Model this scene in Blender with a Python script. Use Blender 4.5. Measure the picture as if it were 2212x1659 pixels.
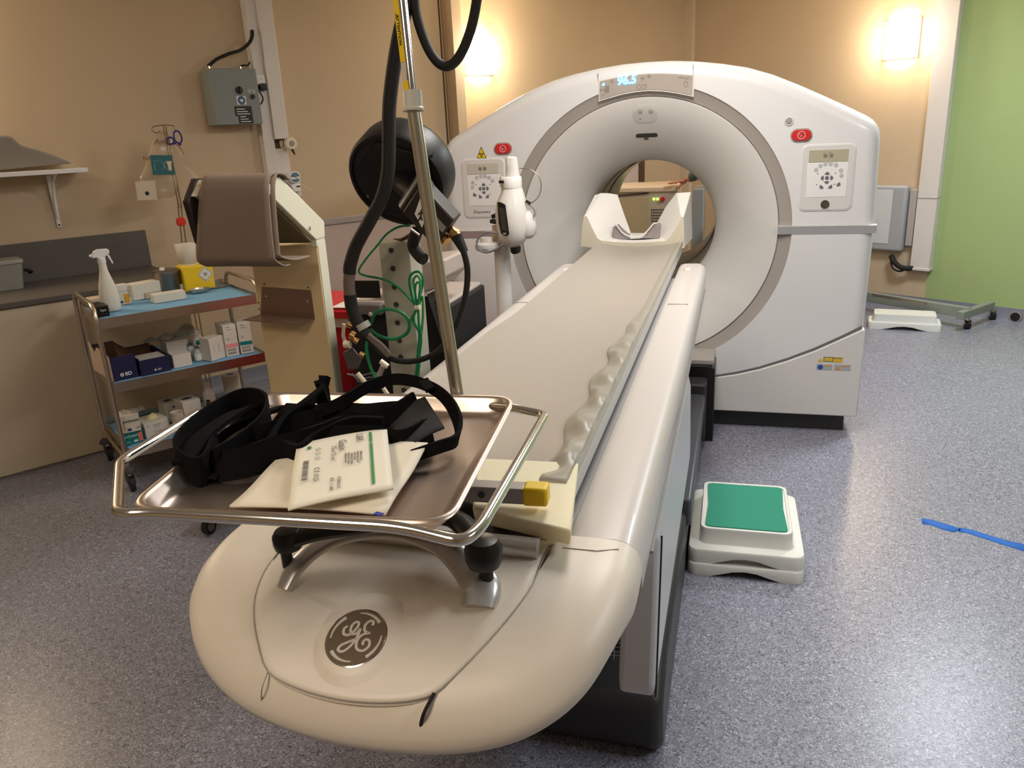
import bpy, math, random
from mathutils import Vector as V, Matrix
random.seed(7)
for o in list(bpy.data.objects): bpy.data.objects.remove(o)
SC=bpy.context.scene; COL=SC.collection
PI=math.pi; sin=math.sin; cos=math.cos; R=math.radians

# ---------------------------------------------------------------- camera
FPX=1678.18; CX,CY=1106.0,829.5; HC=1.596
YAW,PIT,ROL=R(-16.384),R(17.876),R(2.838)
F_=V((sin(YAW)*cos(PIT),cos(YAW)*cos(PIT),-sin(PIT)))
R0=V((cos(YAW),-sin(YAW),0)); D0=F_.cross(R0)
R_=R0*cos(ROL)+D0*sin(ROL); D_=-R0*sin(ROL)+D0*cos(ROL)
cam=bpy.data.cameras.new('camera'); camo=bpy.data.objects.new('camera',cam); COL.objects.link(camo)
cam.sensor_fit='HORIZONTAL'; cam.sensor_width=36; cam.lens=FPX*36/2212; cam.clip_start=.02
m=Matrix((( R_.x,-D_.x,-F_.x,0),(R_.y,-D_.y,-F_.y,0),(R_.z,-D_.z,-F_.z,HC),(0,0,0,1)))
camo.matrix_world=m; SC.camera=camo
def ray(u,v): return F_+R_*((u-CX)/FPX)+D_*((v-CY)/FPX)
CAM=V((0,0,HC))
def pz(u,v,z): q=ray(u,v); return q*((z-HC)/q.z)+CAM
def py(u,v,y): q=ray(u,v); return q*(y/q.y)+CAM
def px(u,v,x): q=ray(u,v); return q*(x/q.x)+CAM
def pn(u,v,p0,n): q=ray(u,v); p0=V(p0)-CAM; n=V(n); return q*(p0.dot(n)/q.dot(n))+CAM

# ---------------------------------------------------------------- view and world
SC.view_settings.view_transform='Standard'; SC.view_settings.look='None'
SC.view_settings.gamma=1.0; SC.view_settings.use_curve_mapping=False
SC.view_settings.exposure=0.22
W=bpy.data.worlds.new('world'); SC.world=W; W.use_nodes=True
W.node_tree.nodes['Background'].inputs[0].default_value=(.30,.26,.22,1)
W.node_tree.nodes['Background'].inputs[1].default_value=.10
def area(name,loc,target,size,power,col):
    l=bpy.data.lights.new(name,'AREA'); l.shape='RECTANGLE'; l.size,l.size_y=size; l.energy=power; l.color=col
    o=bpy.data.objects.new(name,l); COL.objects.link(o); o.location=loc
    o.rotation_euler=(V(target)-V(loc)).to_track_quat('-Z','Y').to_euler(); return o
# ceiling luminaires (out of frame)
LIGHTS=[('ceiling_light_cool',(1.55,5.15,2.72),(1.5,5.1,0),(.6,.6),60,(.86,.93,1.0)),
        ('ceiling_light_front',(-.2,2.9,2.72),(-.2,2.9,0),(.6,1.2),38,(1.0,.95,.90)),
        ('ceiling_light_entry',(-1.0,-.5,2.72),(-1.0,-.4,0),(.6,1.2),26,(1.0,.86,.70)),
        ('ceiling_light_right',(1.9,1.6,2.72),(1.9,1.6,0),(.6,1.2),34,(.88,.94,1.0))]
for a in LIGHTS: area(*a)

# ---------------------------------------------------------------- materials
def lin(c): return tuple((x/12.92 if x<=.04045 else ((x+.055)/1.055)**2.4) for x in c)
def rgb(r,g,b): return lin((r/255,g/255,b/255))
MATS={}
def mat(name,col,rough=.5,metal=0,spec=.5,noise=0,nscale=60,bump=0,bscale=200,coat=0,alpha=1,trans=0,emit=None,es=1,ior=1.45,aniso=0,sss=0):
    if name in MATS: return MATS[name]
    m=bpy.data.materials.new(name); m.use_nodes=True; nt=m.node_tree; b=nt.nodes['Principled BSDF']; I=b.inputs
    I['Base Color'].default_value=(*col,1); I['Roughness'].default_value=rough; I['Metallic'].default_value=metal
    I['Specular IOR Level'].default_value=spec; I['Coat Weight'].default_value=coat; I['Alpha'].default_value=alpha
    I['Transmission Weight'].default_value=trans; I['IOR'].default_value=ior
    if sss: I['Subsurface Weight'].default_value=sss; I['Subsurface Radius'].default_value=(.02,.015,.01)
    if emit: I['Emission Color'].default_value=(*emit,1); I['Emission Strength'].default_value=es
    tc=nt.nodes.new('ShaderNodeTexCoord')
    if noise:
        n=nt.nodes.new('ShaderNodeTexNoise'); n.inputs['Scale'].default_value=nscale; n.inputs['Detail'].default_value=4
        nt.links.new(tc.outputs['Object'],n.inputs['Vector'])
        mx=nt.nodes.new('ShaderNodeMix'); mx.data_type='RGBA'; mx.blend_type='MULTIPLY'; mx.inputs['Factor'].default_value=1
        mr=nt.nodes.new('ShaderNodeMapRange'); mr.inputs['To Min'].default_value=1-noise; mr.inputs['To Max'].default_value=1+noise*.6
        nt.links.new(n.outputs['Fac'],mr.inputs['Value'])
        mx.inputs['A'].default_value=(*col,1); nt.links.new(mr.outputs['Result'],mx.inputs['B'])
        nt.links.new(mx.outputs['Result'],I['Base Color'])
    if bump:
        n=nt.nodes.new('ShaderNodeTexNoise'); n.inputs['Scale'].default_value=bscale; n.inputs['Detail'].default_value=3
        nt.links.new(tc.outputs['Object'],n.inputs['Vector'])
        bp=nt.nodes.new('ShaderNodeBump'); bp.inputs['Strength'].default_value=bump; bp.inputs['Distance'].default_value=.002
        nt.links.new(n.outputs['Fac'],bp.inputs['Height']); nt.links.new(bp.outputs['Normal'],I['Normal'])
    MATS[name]=m; return m

def floor_mat():
    m=bpy.data.materials.new('speckled_vinyl'); m.use_nodes=True; nt=m.node_tree; b=nt.nodes['Principled BSDF']; L=nt.links
    tc=nt.nodes.new('ShaderNodeTexCoord')
    def noise(s,d,dist=0):
        n=nt.nodes.new('ShaderNodeTexNoise'); n.inputs['Scale'].default_value=s; n.inputs['Detail'].default_value=d; n.inputs['Distortion'].default_value=dist
        L.new(tc.outputs['Object'],n.inputs['Vector']); return n
    def ramp(src,stops):
        r=nt.nodes.new('ShaderNodeValToRGB'); e=r.color_ramp.elements
        for i,(p,c) in enumerate(stops):
            if i>1: e.new(p)
            e[i].position=p; e[i].color=(*c,1)
        L.new(src,r.inputs[0]); return r
    a=noise(95,3,2.2); ra=ramp(a.outputs['Fac'],[(.36,rgb(84,82,92)),(.44,rgb(126,125,136)),(.57,rgb(146,146,158)),(.66,rgb(186,187,196))])
    c=noise(210,2,1.5); rc=ramp(c.outputs['Fac'],[(.34,(.42,.42,.46)),(.43,(1,1,1)),(.60,(1,1,1)),(.70,(1.7,1.7,1.7))])
    mx=nt.nodes.new('ShaderNodeMix'); mx.data_type='RGBA'; mx.blend_type='MULTIPLY'; mx.inputs['Factor'].default_value=.8
    L.new(ra.outputs[0],mx.inputs['A']); L.new(rc.outputs[0],mx.inputs['B'])
    L.new(mx.outputs['Result'],b.inputs['Base Color'])
    b.inputs['Roughness'].default_value=.33; b.inputs['Specular IOR Level'].default_value=.45
    n=noise(240,2); bp=nt.nodes.new('ShaderNodeBump'); bp.inputs['Strength'].default_value=.12; bp.inputs['Distance'].default_value=.001
    L.new(n.outputs['Fac'],bp.inputs['Height']); L.new(bp.outputs['Normal'],b.inputs['Normal'])
    return m
FLOOR=floor_mat()
WALL=mat('beige_painted_wall',rgb(198,177,148),.75,spec=.2,noise=.05,nscale=3,bump=.15,bscale=400)
GREEN=mat('green_painted_wall',rgb(158,176,118),.5,spec=.3,noise=.04,nscale=3)
WAIN=mat('pinkish_lower_panel',rgb(206,190,184),.5,spec=.3,noise=.03,nscale=4)
PVC=mat('white_pvc_trunking',rgb(214,206,198),.35)
SKIRT=mat('grey_vinyl_skirting',rgb(120,122,134),.4)
CEIL=mat('ceiling_paint',rgb(225,220,208),.8)
GW=mat('gantry_white_plastic',rgb(226,224,222),.28,spec=.5,coat=.25)
GWL=mat('gantry_matte_white',rgb(215,212,206),.42)
GGREY=mat('warm_grey_plastic',rgb(166,158,150),.35)
GDARK=mat('dark_grey_plastic',rgb(52,51,50),.45)
BLACK=mat('black_plastic',rgb(26,24,24),.35)
BLACKM=mat('matt_black',rgb(22,19,18),.7)
TBL=mat('table_cream_plastic',rgb(226,217,203),.33,coat=.15)
TBLG=mat('table_pale_grey_plastic',rgb(208,208,210),.4)
SILV=mat('silver_paint',rgb(205,202,198),.30,metal=.55)
CHROME=mat('chrome',rgb(225,220,214),.12,metal=1)
STEEL=mat('brushed_steel',rgb(204,186,172),.36,metal=1)
STEELD=mat('dull_steel',rgb(150,140,132),.38,metal=1)
MATG=mat('grey_beige_leatherette',rgb(164,155,143),.45,bump=.1,bscale=500)
BORE=mat('bore_liner',rgb(120,112,104),.22)
WHITE=mat('white_plastic',rgb(235,232,228),.35)
PAPER=mat('white_paper',rgb(232,226,214),.7)
INK=mat('black_ink',rgb(30,30,34),.6)
GREYINK=mat('grey_ink',rgb(120,120,125),.6)
RED=mat('red_plastic',rgb(205,40,42),.4)
YEL=mat('yellow_plastic',rgb(238,200,30),.4)
BLUEP=mat('blue_paper_liner',rgb(120,170,205),.8)
VELCRO=mat('black_velcro',rgb(14,12,12),.95,spec=.15,bump=.5,bscale=900)
BRASS=mat('brass',rgb(190,150,95),.3,metal=1)

# ---------------------------------------------------------------- mesh builder
class Fr:
    def __init__(s,o=(0,0,0),ex=(1,0,0),ey=(0,1,0),ez=(0,0,1)): s.o=V(o); s.ex=V(ex); s.ey=V(ey); s.ez=V(ez)
    def __call__(s,p): return s.o+s.ex*p[0]+s.ey*p[1]+s.ez*p[2]
    def at(s,x=0,y=0,z=0): return Fr(s((x,y,z)),s.ex,s.ey,s.ez)
    def rz(s,a): c,q=cos(a),sin(a); return Fr(s.o,s.ex*c+s.ey*q,s.ey*c-s.ex*q,s.ez)
    def rx(s,a): c,q=cos(a),sin(a); return Fr(s.o,s.ex,s.ey*c+s.ez*q,s.ez*c-s.ey*q)
    def ry(s,a): c,q=cos(a),sin(a); return Fr(s.o,s.ex*c-s.ez*q,s.ey,s.ez*c+s.ex*q)
ID=Fr()
def catmull(P,n=8,closed=False):
    P=[V(p) for p in P]; out=[]; N=len(P)
    if N<3: return P
    rng=range(N if closed else N-1)
    for i in rng:
        p0=P[(i-1)%N] if closed or i>0 else P[0]*2-P[1]
        p1=P[i]; p2=P[(i+1)%N]; p3=P[(i+2)%N] if closed or i+2<N else P[-1]*2-P[-2]
        for k in range(n):
            t=k/n; out.append(.5*((2*p1)+(p2-p0)*t+(2*p0-5*p1+4*p2-p3)*t*t+(3*p1-p0-3*p2+p3)*t**3))
    if not closed: out.append(P[-1])
    return out
def fillet(P,r,n=6,closed=False):
    P=[V(p) for p in P]; N=len(P); out=[]
    for i in range(N):
        if not closed and i in (0,N-1): out.append(P[i]); continue
        a,b,c=P[(i-1)%N],P[i],P[(i+1)%N]; d1=(a-b); d2=(c-b)
        rr=min(r if not hasattr(r,'__len__') else r[i],d1.length*.49,d2.length*.49)
        if rr<1e-6: out.append(b); continue
        s=b+d1.normalized()*rr; e=b+d2.normalized()*rr
        for k in range(n+1):
            t=k/n; out.append(s*(1-t)**2+b*2*t*(1-t)+e*t*t)
    return out
class M:
    def __init__(s,fr=ID): s.v=[]; s.f=[]; s.fr=fr
    def add(s,vs,fs):
        n=len(s.v); s.v+=[s.fr(p) for p in vs]; s.f+=[[i+n for i in f] for f in fs]; return s
    def box(s,x0,x1,y0,y1,z0,z1):
        return s.add([(x,y,z) for z in(z0,z1) for y in(y0,y1) for x in(x0,x1)],[(0,2,3,1),(4,5,7,6),(0,1,5,4),(2,6,7,3),(0,4,6,2),(1,3,7,5)])
    def cbox(s,c,d): return s.box(c[0]-d[0]/2,c[0]+d[0]/2,c[1]-d[1]/2,c[1]+d[1]/2,c[2]-d[2]/2,c[2]+d[2]/2)
    def loft(s,secs,caps=True,closed=True,wrap=False):
        n=len(secs[0]); vs=[p for q in secs for p in q]; fs=[]; K=len(secs)
        for k in range(K if wrap else K-1):
            k2=(k+1)%K
            for i in range(n if closed else n-1):
                j=(i+1)%n; fs.append((k*n+i,k*n+j,k2*n+j,k2*n+i))
        if caps and closed and not wrap:
            if caps!='end': fs.append(tuple(range(n))[::-1])
            fs.append(tuple((K-1)*n+i for i in range(n)))
        return s.add(vs,fs)
    def prism(s,poly,h0,h1,ax='z'):
        g={'z':lambda a,b,h:(a,b,h),'y':lambda a,b,h:(a,h,b),'x':lambda a,b,h:(h,a,b)}[ax]
        return s.loft([[g(a,b,h0) for a,b in poly],[g(a,b,h1) for a,b in poly]])
    def tube(s,P,r,n=10,closed=False,caps=True,flat=None):
        P=[V(p) for p in P]; N=len(P); secs=[]; up=None
        for i in range(N):
            a=P[(i-1)%N] if closed or i>0 else P[0]; b=P[(i+1)%N] if closed or i<N-1 else P[-1]
            t=(b-a)
            if t.length<1e-9: t=V((0,0,1))
            t.normalize()
            if up is None: up=V((0,0,1)) if abs(t.z)<.9 else V((0,1,0))
            up=(up-t*up.dot(t))
            if up.length<1e-6: up=t.orthogonal()
            up.normalize(); sd=t.cross(up)
            rr=r[i] if hasattr(r,'__len__') else r
            ra,rb=(rr,rr) if flat is None else (rr,rr*flat)
            secs.append([P[i]+sd*(cos(2*PI*k/n)*ra)+up*(sin(2*PI*k/n)*rb) for k in range(n)])
        return s.loft(secs,caps=caps,wrap=closed)
    def lathe(s,prof,n=24,fr=None,caps=True):
        f=fr or ID
        return s.loft([[f((r*cos(2*PI*k/n),r*sin(2*PI*k/n),z)) for k in range(n)] for r,z in prof],caps=caps)
    def cyl(s,a,b,r,n=16,r2=None):
        a=V(a);b=V(b); return s.tube([a,b],[r,r if r2 is None else r2],n=n)
    def grid(s,fn,nu,nv,thick=None):
        vs=[V(fn(i/nu,j/nv)) for i in range(nu+1) for j in range(nv+1)]
        fs=[(i*(nv+1)+j,(i+1)*(nv+1)+j,(i+1)*(nv+1)+j+1,i*(nv+1)+j+1) for i in range(nu) for j in range(nv)]
        return s.add(vs,fs)
    def strip(s,path,width,thick,wdir=None):
        """a band with rectangular section along a path; wdir(i,t)->width direction"""
        P=[V(p) for p in path]; secs=[]; N=len(P)
        for i in range(N):
            t=(P[min(i+1,N-1)]-P[max(i-1,0)]).normalized(); w=V(wdir(i/(N-1)) if callable(wdir) else wdir); w=(w-t*w.dot(t)).normalized(); n=t.cross(w)
            wd=width[i] if hasattr(width,'__len__') else width
            a=w*wd/2; b=n*thick/2
            secs.append([P[i]-a-b,P[i]+a-b,P[i]+a+b,P[i]-a+b])
        return s.loft(secs)
    def disc(s,c,r,t,n=24,fr=ID):
        return s.lathe([(r,0),(r,t)],n,fr.at(*c))
    def text(s,body,size,o,ex,ey,ext=.0004,align='CENTER',shear=0,bold=0):
        cu=bpy.data.curves.new('t','FONT'); cu.body=body; cu.size=size; cu.extrude=ext; cu.align_x=align; cu.align_y='CENTER'; cu.resolution_u=3; cu.shear=shear; cu.offset=bold
        ob=bpy.data.objects.new('t',cu); COL.objects.link(ob); me=bpy.data.meshes.new_from_object(ob)
        o=V(o);ex=V(ex).normalized();ey=V(ey); ey=(ey-ex*ey.dot(ex)).normalized(); ez=ex.cross(ey)
        s.add([o+ex*v.co.x+ey*v.co.y+ez*v.co.z for v in me.vertices],[tuple(p.vertices) for p in me.polygons])
        bpy.data.objects.remove(ob); bpy.data.curves.remove(cu); bpy.data.meshes.remove(me); return s
    def build(s,name,mt,parent=None,bevel=0,seg=2,smooth=40,sub=0,solid=0,**tags):
        if parent is None:
            xs=[p.x for p in s.v];ys=[p.y for p in s.v];zs=[p.z for p in s.v]
            o=V(((min(xs)+max(xs))/2,(min(ys)+max(ys))/2,min(zs)))
            loc=o
        else:
            o=wloc(parent); loc=V((0,0,0))
        me=bpy.data.meshes.new(name); me.from_pydata([p-o for p in s.v],[],s.f); me.validate(); me.update()
        import bmesh
        bm=bmesh.new(); bm.from_mesh(me); bmesh.ops.recalc_face_normals(bm,faces=bm.faces); bm.to_mesh(me); bm.free()
        me.polygons.foreach_set('use_smooth',[True]*len(me.polygons)); me.set_sharp_from_angle(angle=R(smooth))
        me.materials.append(mt)
        ob=bpy.data.objects.new(name,me); COL.objects.link(ob); ob.location=loc
        if parent: ob.parent=parent
        if solid: md=ob.modifiers.new('solid','SOLIDIFY'); md.thickness=solid; md.offset=0
        if bevel:
            md=ob.modifiers.new('bevel','BEVEL'); md.width=bevel; md.segments=seg; md.limit_method='ANGLE'; md.angle_limit=R(35); md.harden_normals=False
        if sub: md=ob.modifiers.new('sub','SUBSURF'); md.levels=sub; md.render_levels=sub
        for k,x in tags.items(): ob[k]=x
        return ob
def wloc(o):
    l=V((0,0,0))
    while o: l+=V(o.location); o=o.parent
    return l
def thing(name,label,cat,loc,group=None):
    o=bpy.data.objects.new(name,None); COL.objects.link(o); o.location=V(loc); o.empty_display_size=.05
    o['label']=label; o['category']=cat
    if group: o['group']=group
    return o
def T(label,cat,group=None):
    d=dict(label=label,category=cat)
    if group: d['group']=group
    return d
ST=dict(kind='structure')
def rrect(w,h,r,n=5,cx=0,cy=0):
    out=[]
    for sx,sy,a0 in ((1,1,0),(-1,1,90),(-1,-1,180),(1,-1,270)):
        for k in range(n+1):
            a=R(a0+90*k/n); out.append((cx+sx*(w/2-r)+r*cos(a),cy+sy*(h/2-r)+r*sin(a)))
    return out
def circ(r,n=24,cx=0,cy=0): return [(cx+r*cos(2*PI*k/n),cy+r*sin(2*PI*k/n)) for k in range(n)]
# ================================================================ ROOM
LD=V((.559,.829,0)).normalized(); RD=V((LD.y,-LD.x,0)); UP=V((0,0,1))
RW=-5.27      # left wall plane: p.RD = RW
LW=6.846      # right wall plane: p.LD = LW
HZ=2.75
RM=Fr((0,0,0),LD,RD,UP)      # room frame: (l, r, z)
def rp(l,r,z=0): return RM((l,r,z))
def on_left(u,v,off=0): return pn(u,v,rp(0,RW+off),RD)
def on_right(u,v,off=0): return pn(u,v,rp(LW-off,0),LD)
def lrz(p): p=V(p); return p.dot(LD),p.dot(RD),p.z
M(RM).box(-3.5,LW+.2,RW-.2,3.2,-.1,0).build('floor',FLOOR,**ST)
M(RM).box(-3.5,LW+.2,RW-.2,3.2,HZ,HZ+.1).build('ceiling',CEIL,**ST)
M(RM).box(-3.5,LW+.1,RW-.12,RW,0,HZ).build('wall_left',WALL,**ST)
gl=lrz(on_right(2035,320))[1]
M(RM).box(LW,LW+.12,RW-.12,gl,0,HZ).build('wall_right',WALL,**ST)
M(RM).box(LW,LW+.12,gl,3.2,0,HZ).build('wall_right_green',GREEN,**ST)
M(RM).box(-3.6,LW+.12,3.1,3.2,0,HZ).build('wall_back',WALL,**ST)
M(RM).box(-3.6,-3.5,RW-.12,3.2,0,HZ).build('wall_front',WALL,**ST)
# skirting, coved
sk=[(0,0),(.03,0),(.012,.02),(.008,.10),(0,.10)]
def skirt(name,l0,l1): M().loft([[rp(LW-a,l0,b) for a,b in sk],[rp(LW-a,l1,b) for a,b in sk]]).build(name,SKIRT,**ST)
skirt('baseboard_right',RW,3.1)
M().loft([[rp(x,RW+a,b) for a,b in sk] for x in (-3.5,LW)]).build('baseboard_left',SKIRT,**ST)
# corner pillar in the room corner (white post at top centre)
a=lrz(on_right(1455,60)); b=lrz(on_right(1503,60))
M(RM).box(LW-.05,LW,a[1],b[1],0,HZ).build('trim_1',mat('cream_post',rgb(206,190,164),.5),bevel=.004,**ST)
# white trunking on the right wall beside the green paint
a=lrz(on_right(2022,60,.07)); b=lrz(on_right(2068,60,.07)); zb=lrz(on_right(1965,580,.07))[2]
t=M(RM).box(LW-.07,LW,a[1],b[1],zb,HZ).build('trim_2',PVC,bevel=.004,**ST)
zj=lrz(on_right(1990,428,.07))[2]
M(RM).box(LW-.073,LW,a[1]-.001,b[1]+.001,zj-.002,zj+.002).build('joint',GREYINK,t)
M(RM).box(LW-.078,LW,a[1]-.004,b[1]+.004,zb-.01,zb+.012).build('end_cap',PVC,t,bevel=.003)
# door pillar on the left wall: seam, dark near end, pale face
s0=lrz(on_left(946,0)); 
M(RM).box(s0[0]-.006,s0[0]+.006,RW,RW+.004,0,HZ).build('trim_3',mat('seam_brown',rgb(70,55,40),.7),**ST)
e0=lrz(on_left(951,0)); 
PP=.10
e1=lrz(pn(973,0,rp(0,RW+PP),RD)); e2=lrz(pn(989,0,rp(0,RW+PP),RD))
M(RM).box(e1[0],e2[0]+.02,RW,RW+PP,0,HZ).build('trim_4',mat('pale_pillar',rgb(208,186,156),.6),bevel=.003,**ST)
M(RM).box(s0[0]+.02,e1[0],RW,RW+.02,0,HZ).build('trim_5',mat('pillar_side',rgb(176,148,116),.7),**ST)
# trunking pair on the left wall
def trunk(name,u0,u1,d,z0=0,v=0):
    a=lrz(on_left(u0,v,d)); b=lrz(on_left(u1,v,d))
    return M(RM).box(a[0],b[0],RW,RW+d,z0,HZ).build(name,PVC,bevel=.004,seg=3,**ST),a[0],b[0]
zo=lrz(on_left(612,300,.09))[2]
tA,ta0,ta1=trunk('trim_6',527,552,.07)
tB,tb0,tb1=trunk('trim_7',553.5,586,.09,zo)
M(RM).box(tb0,tb1,RW,RW+.05,.9,zo-.06).build('trim_8',PVC,bevel=.003,**ST)
M(RM).box(tb0,tb1,RW,RW+.015,zo-.06,zo).build('trim_9',mat('open_trunking',rgb(90,74,58),.8),**ST)
# lower wall panels + cap rail on left wall to the right of the stand
w0=lrz(on_left(640,480)); w1=lrz(on_left(975,440)); wz=lrz(on_left(750,466))[2]
M(RM).box(tb1+.02,w1[0]+.6,RW,RW+.02,.1,wz-.05).build('wall_left_panel',WAIN,bevel=.004,**ST)
M(RM).box(tb1+.02,w1[0]+.6,RW,RW+.035,wz-.05,wz).build('trim_10',mat('cap_rail',rgb(176,168,166),.5),bevel=.008,**ST)


# ---------------------------------------------------------------- wall lamps (real light comes from inside their shades)
GLOW=mat('lit_lampshade',(1,.9,.72),.6,emit=(1.0,.80,.52),es=22)
def lamp(name,label,l,r,z,dr,w=.26,h=.30,dep=.10,power=17):
    """half-round sconce; dr='R' on right wall or 'L' on left wall"""
    c=rp(l,r,z); t=thing('wall_lamp',label,'lamp',c-UP*h/2,'half-round wall lamps')
    ex,n=(RD,-LD) if dr=='R' else (LD,RD)
    f=Fr(c,ex,n,UP)
    M(f).box(-w/2-.01,w/2+.01,0,.012,-h/2,h/2).build('back_plate',WHITE,t,bevel=.003)
    prof=[(w/2*cos(PI*k/20),.012+dep*sin(PI*k/20)) for k in range(21)]
    M(f).loft([[(x,y,-h/2+.01) for x,y in prof],[(x,y,h/2-.01) for x,y in prof]],caps=False,closed=False).build('shade',GLOW,t,solid=.003)
    M(f).prism(rrect(.014,.02,.004),dep+.01,dep+.016,'y').build('screw',CHROME,t)
    l_=bpy.data.lights.new('bulb','POINT'); l_.energy=power; l_.color=(1,.86,.68); l_.shadow_soft_size=.06
    lo=bpy.data.objects.new('bulb',l_); COL.objects.link(lo); lo.parent=t; lo.location=(n*(dep+.07))+UP*(h/2)
    return t
a=lrz(on_right(1943,84,.05)); lamp('lampR','bright half-round wall lamp near the white trunking beside the green wall',LW,a[1],a[2],'R')
a=lrz(on_left(1040,118,.05)); lamp('lampL','bright half-round wall lamp behind the hanging hose loop, left of the scanner',a[0],RW,a[2],'L')
lamp('lampF','wall lamp on the left wall above the worktop, just outside the frame',.05,RW,2.17,'L')
# ================================================================ SCANNER GANTRY
GY=4.147; GX=-.452; GZ=1.069; BX=-.457
ga=thing('scanner_gantry','large white ring-shaped scanner gantry with blue numeric display at the end of the table','medical scanner',(GX,4.8,0))
half=[(0,1.902),(.12,1.899),(.24,1.888),(.36,1.870),(.48,1.845),(.60,1.805),(.72,1.752),(.84,1.694),(.96,1.633),(1.04,1.592),(1.075,1.568),(1.095,1.530),(1.102,1.48),(1.112,1.09),(1.10,.10)]
out=[(GX+x,z) for x,z in half]+[(GX-x,z) for x,z in reversed(half[1:])]
edges=[]
for i in range(len(out)):
    a=V((out[i][0]-BX,out[i][1]-GZ)); b=V((out[(i+1)%len(out)][0]-BX,out[(i+1)%len(out)][1]-GZ)); d=(b-a)
    n=V((d.y,-d.x)).normalized()
    if n.dot(a)<0: n=-n
    edges.append((n,n.dot(a)))
angs=sorted([2*PI*k/240 for k in range(240)]+[math.atan2(b[1]-GZ,b[0]-BX)%(2*PI) for b in (out[14],out[15],(out[13]),out[-13])])
def rho(t,d=0):
    u=V((cos(t),sin(t))); return min((h-d)/(n.dot(u)) for n,h in edges if n.dot(u)>1e-4)
RB=.07
def gsec(d,y): return [(BX+rho(t,d)*cos(t),y,GZ+rho(t,d)*sin(t)) for t in angs]
def csec(r,y): return [(BX+r*cos(t),y,GZ+r*sin(t)) for t in angs]
secs=[gsec(.02,5.62),gsec(0,5.58),gsec(0,GY+RB+.02)]
for k in range(0,8):
    a=PI/2*k/7; secs.append(gsec(RB*(1-cos(a)),GY+RB*(1-sin(a))))
secs+=[csec(.7305,GY),csec(.729,GY+.02)]
# only keep above z=.1 handled by outline
M().loft(secs,caps=False).build('front_cover',GW,ga,smooth=50)
M().loft([csec(.36,5.62),gsec(.02,5.62)],caps=False).build('rear_cover',GWL,ga)
# grey ring band
def arc_pts(r,a0,a1,n): return [(BX+r*cos(a0+(a1-a0)*k/n),GZ+r*sin(a0+(a1-a0)*k/n)) for k in range(n+1)]
M().loft([csec(.731,GY+.004),csec(.728,GY+.006),csec(.672,GY+.022),csec(.668,GY+.03)],caps=False).build('ring_band',GGREY,ga)
# dished funnel
fp=[(.668,.026),(.664,.018),(.655,.020),(.60,.040),(.54,.075),(.48,.125),(.43,.175),(.39,.225),(.365,.265),(.353,.300),(.351,.33)]
M().loft([csec(r,GY+y) for r,y in fp],caps=False).build('bore_funnel',GWL,ga)
M().loft([csec(r,y) for r,y in ((.351,GY+.33),(.351,4.72),(.347,4.722),(.347,4.735),(.351,4.737),(.351,5.05),(.346,5.052),(.346,5.064),(.351,5.066),(.351,5.62))],caps=False).build('bore_liner',BORE,ga)
# display panel on top of the ring
q=lambda u,v:py(u,v,GY)
bot=[q(*p) for p in ((1295,216),(1315,210),(1340,203),(1370,197),(1400,194),(1430,195),(1460,199),(1485,204),(1495,206))]
top=[q(*p) for p in ((1296,176),(1315,171.5),(1340,166.5),(1370,162),(1400,159.5),(1430,159),(1460,160),(1485,162),(1497,163))]
bz=[(p.x,p.z) for p in bot]; tz=[(p.x,p.z) for p in top]
M().prism([(bz[0][0]-.006,bz[0][1]-.012)]+[(a,b-.006) for a,b in bz]+[(bz[-1][0]+.008,bz[-1][1]-.01),(tz[-1][0]+.008,tz[-1][1]+.004)]+[(a,b+.004) for a,b in reversed(tz)]+[(tz[0][0]-.006,tz[0][1])],GY-.0012,GY+.03,'y').build('display_bezel',GWL,ga,bevel=.001)
dp=M().prism(bz+list(reversed(tz)),GY-.003,GY+.01,'y').build('display_panel',mat('display_taupe',rgb(172,162,150),.35),ga,bevel=.002)
EX=V((1,0,0)); EZ=V((0,0,1))
BLUE=mat('blue_led',(.2,.6,1),.5,emit=(.10,.42,1.0),es=4)
c=q(1353,174); M().text('96.5',.056,(c.x,GY-.0055,c.z),(1,0,.04),EZ,ext=.001,shear=.18,bold=.0018).build('digits',BLUE,dp,label='glowing blue digits 96.5')
c=q(1303,183); M().text('-0',.018,(c.x,GY-.0055,c.z),EX,EZ,bold=.0006).build('digits',BLUE,dp,label='small glowing blue digits')
TI=mat('taupe_ink',rgb(140,130,123),.5)
sy=M()
for (u,v,s,z) in ((1322,177,'+',.04),(1388,170,'+',.04),(1402,169,'*',.045),(1485,170.5,'PET',.018),(1471,167,'angle',.013),(1302,195,'===',.018),(1303,205,'o',.02)):
    c=q(u,v); sy.text(s,z,(c.x,GY-.0036,c.z),EX,EZ)
c=q(1311.5,193); sy.box(c.x-.011,c.x+.011,GY-.0036,GY,c.z-.017,c.z+.017)
for u,v in ((1380,188),(1392,187),(1482,182)):
    c=q(u,v); sy.tube([(c.x+.011*sin(t)**3 if u==1392 else c.x+.009*cos(t),GY-.0034,(c.z+.0009*(13*cos(t)-5*cos(2*t)-2*cos(3*t)-cos(4*t)) if u==1392 else c.z+.012*sin(t))) for t in [2*PI*k/24 for k in range(24)]],.0013,6,closed=True)
sy.build('symbols',TI,dp)
# seams in the crown cover
for u,v0,v1 in ((1292,148,176),(1497,130,163)):
    a=q(u,v1); b=q(u,v0); M().box(a.x-.0015,a.x+.0015,GY-.0006,GY+.01,a.z,b.z-.02).build('seam',GGREY,ga)
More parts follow.
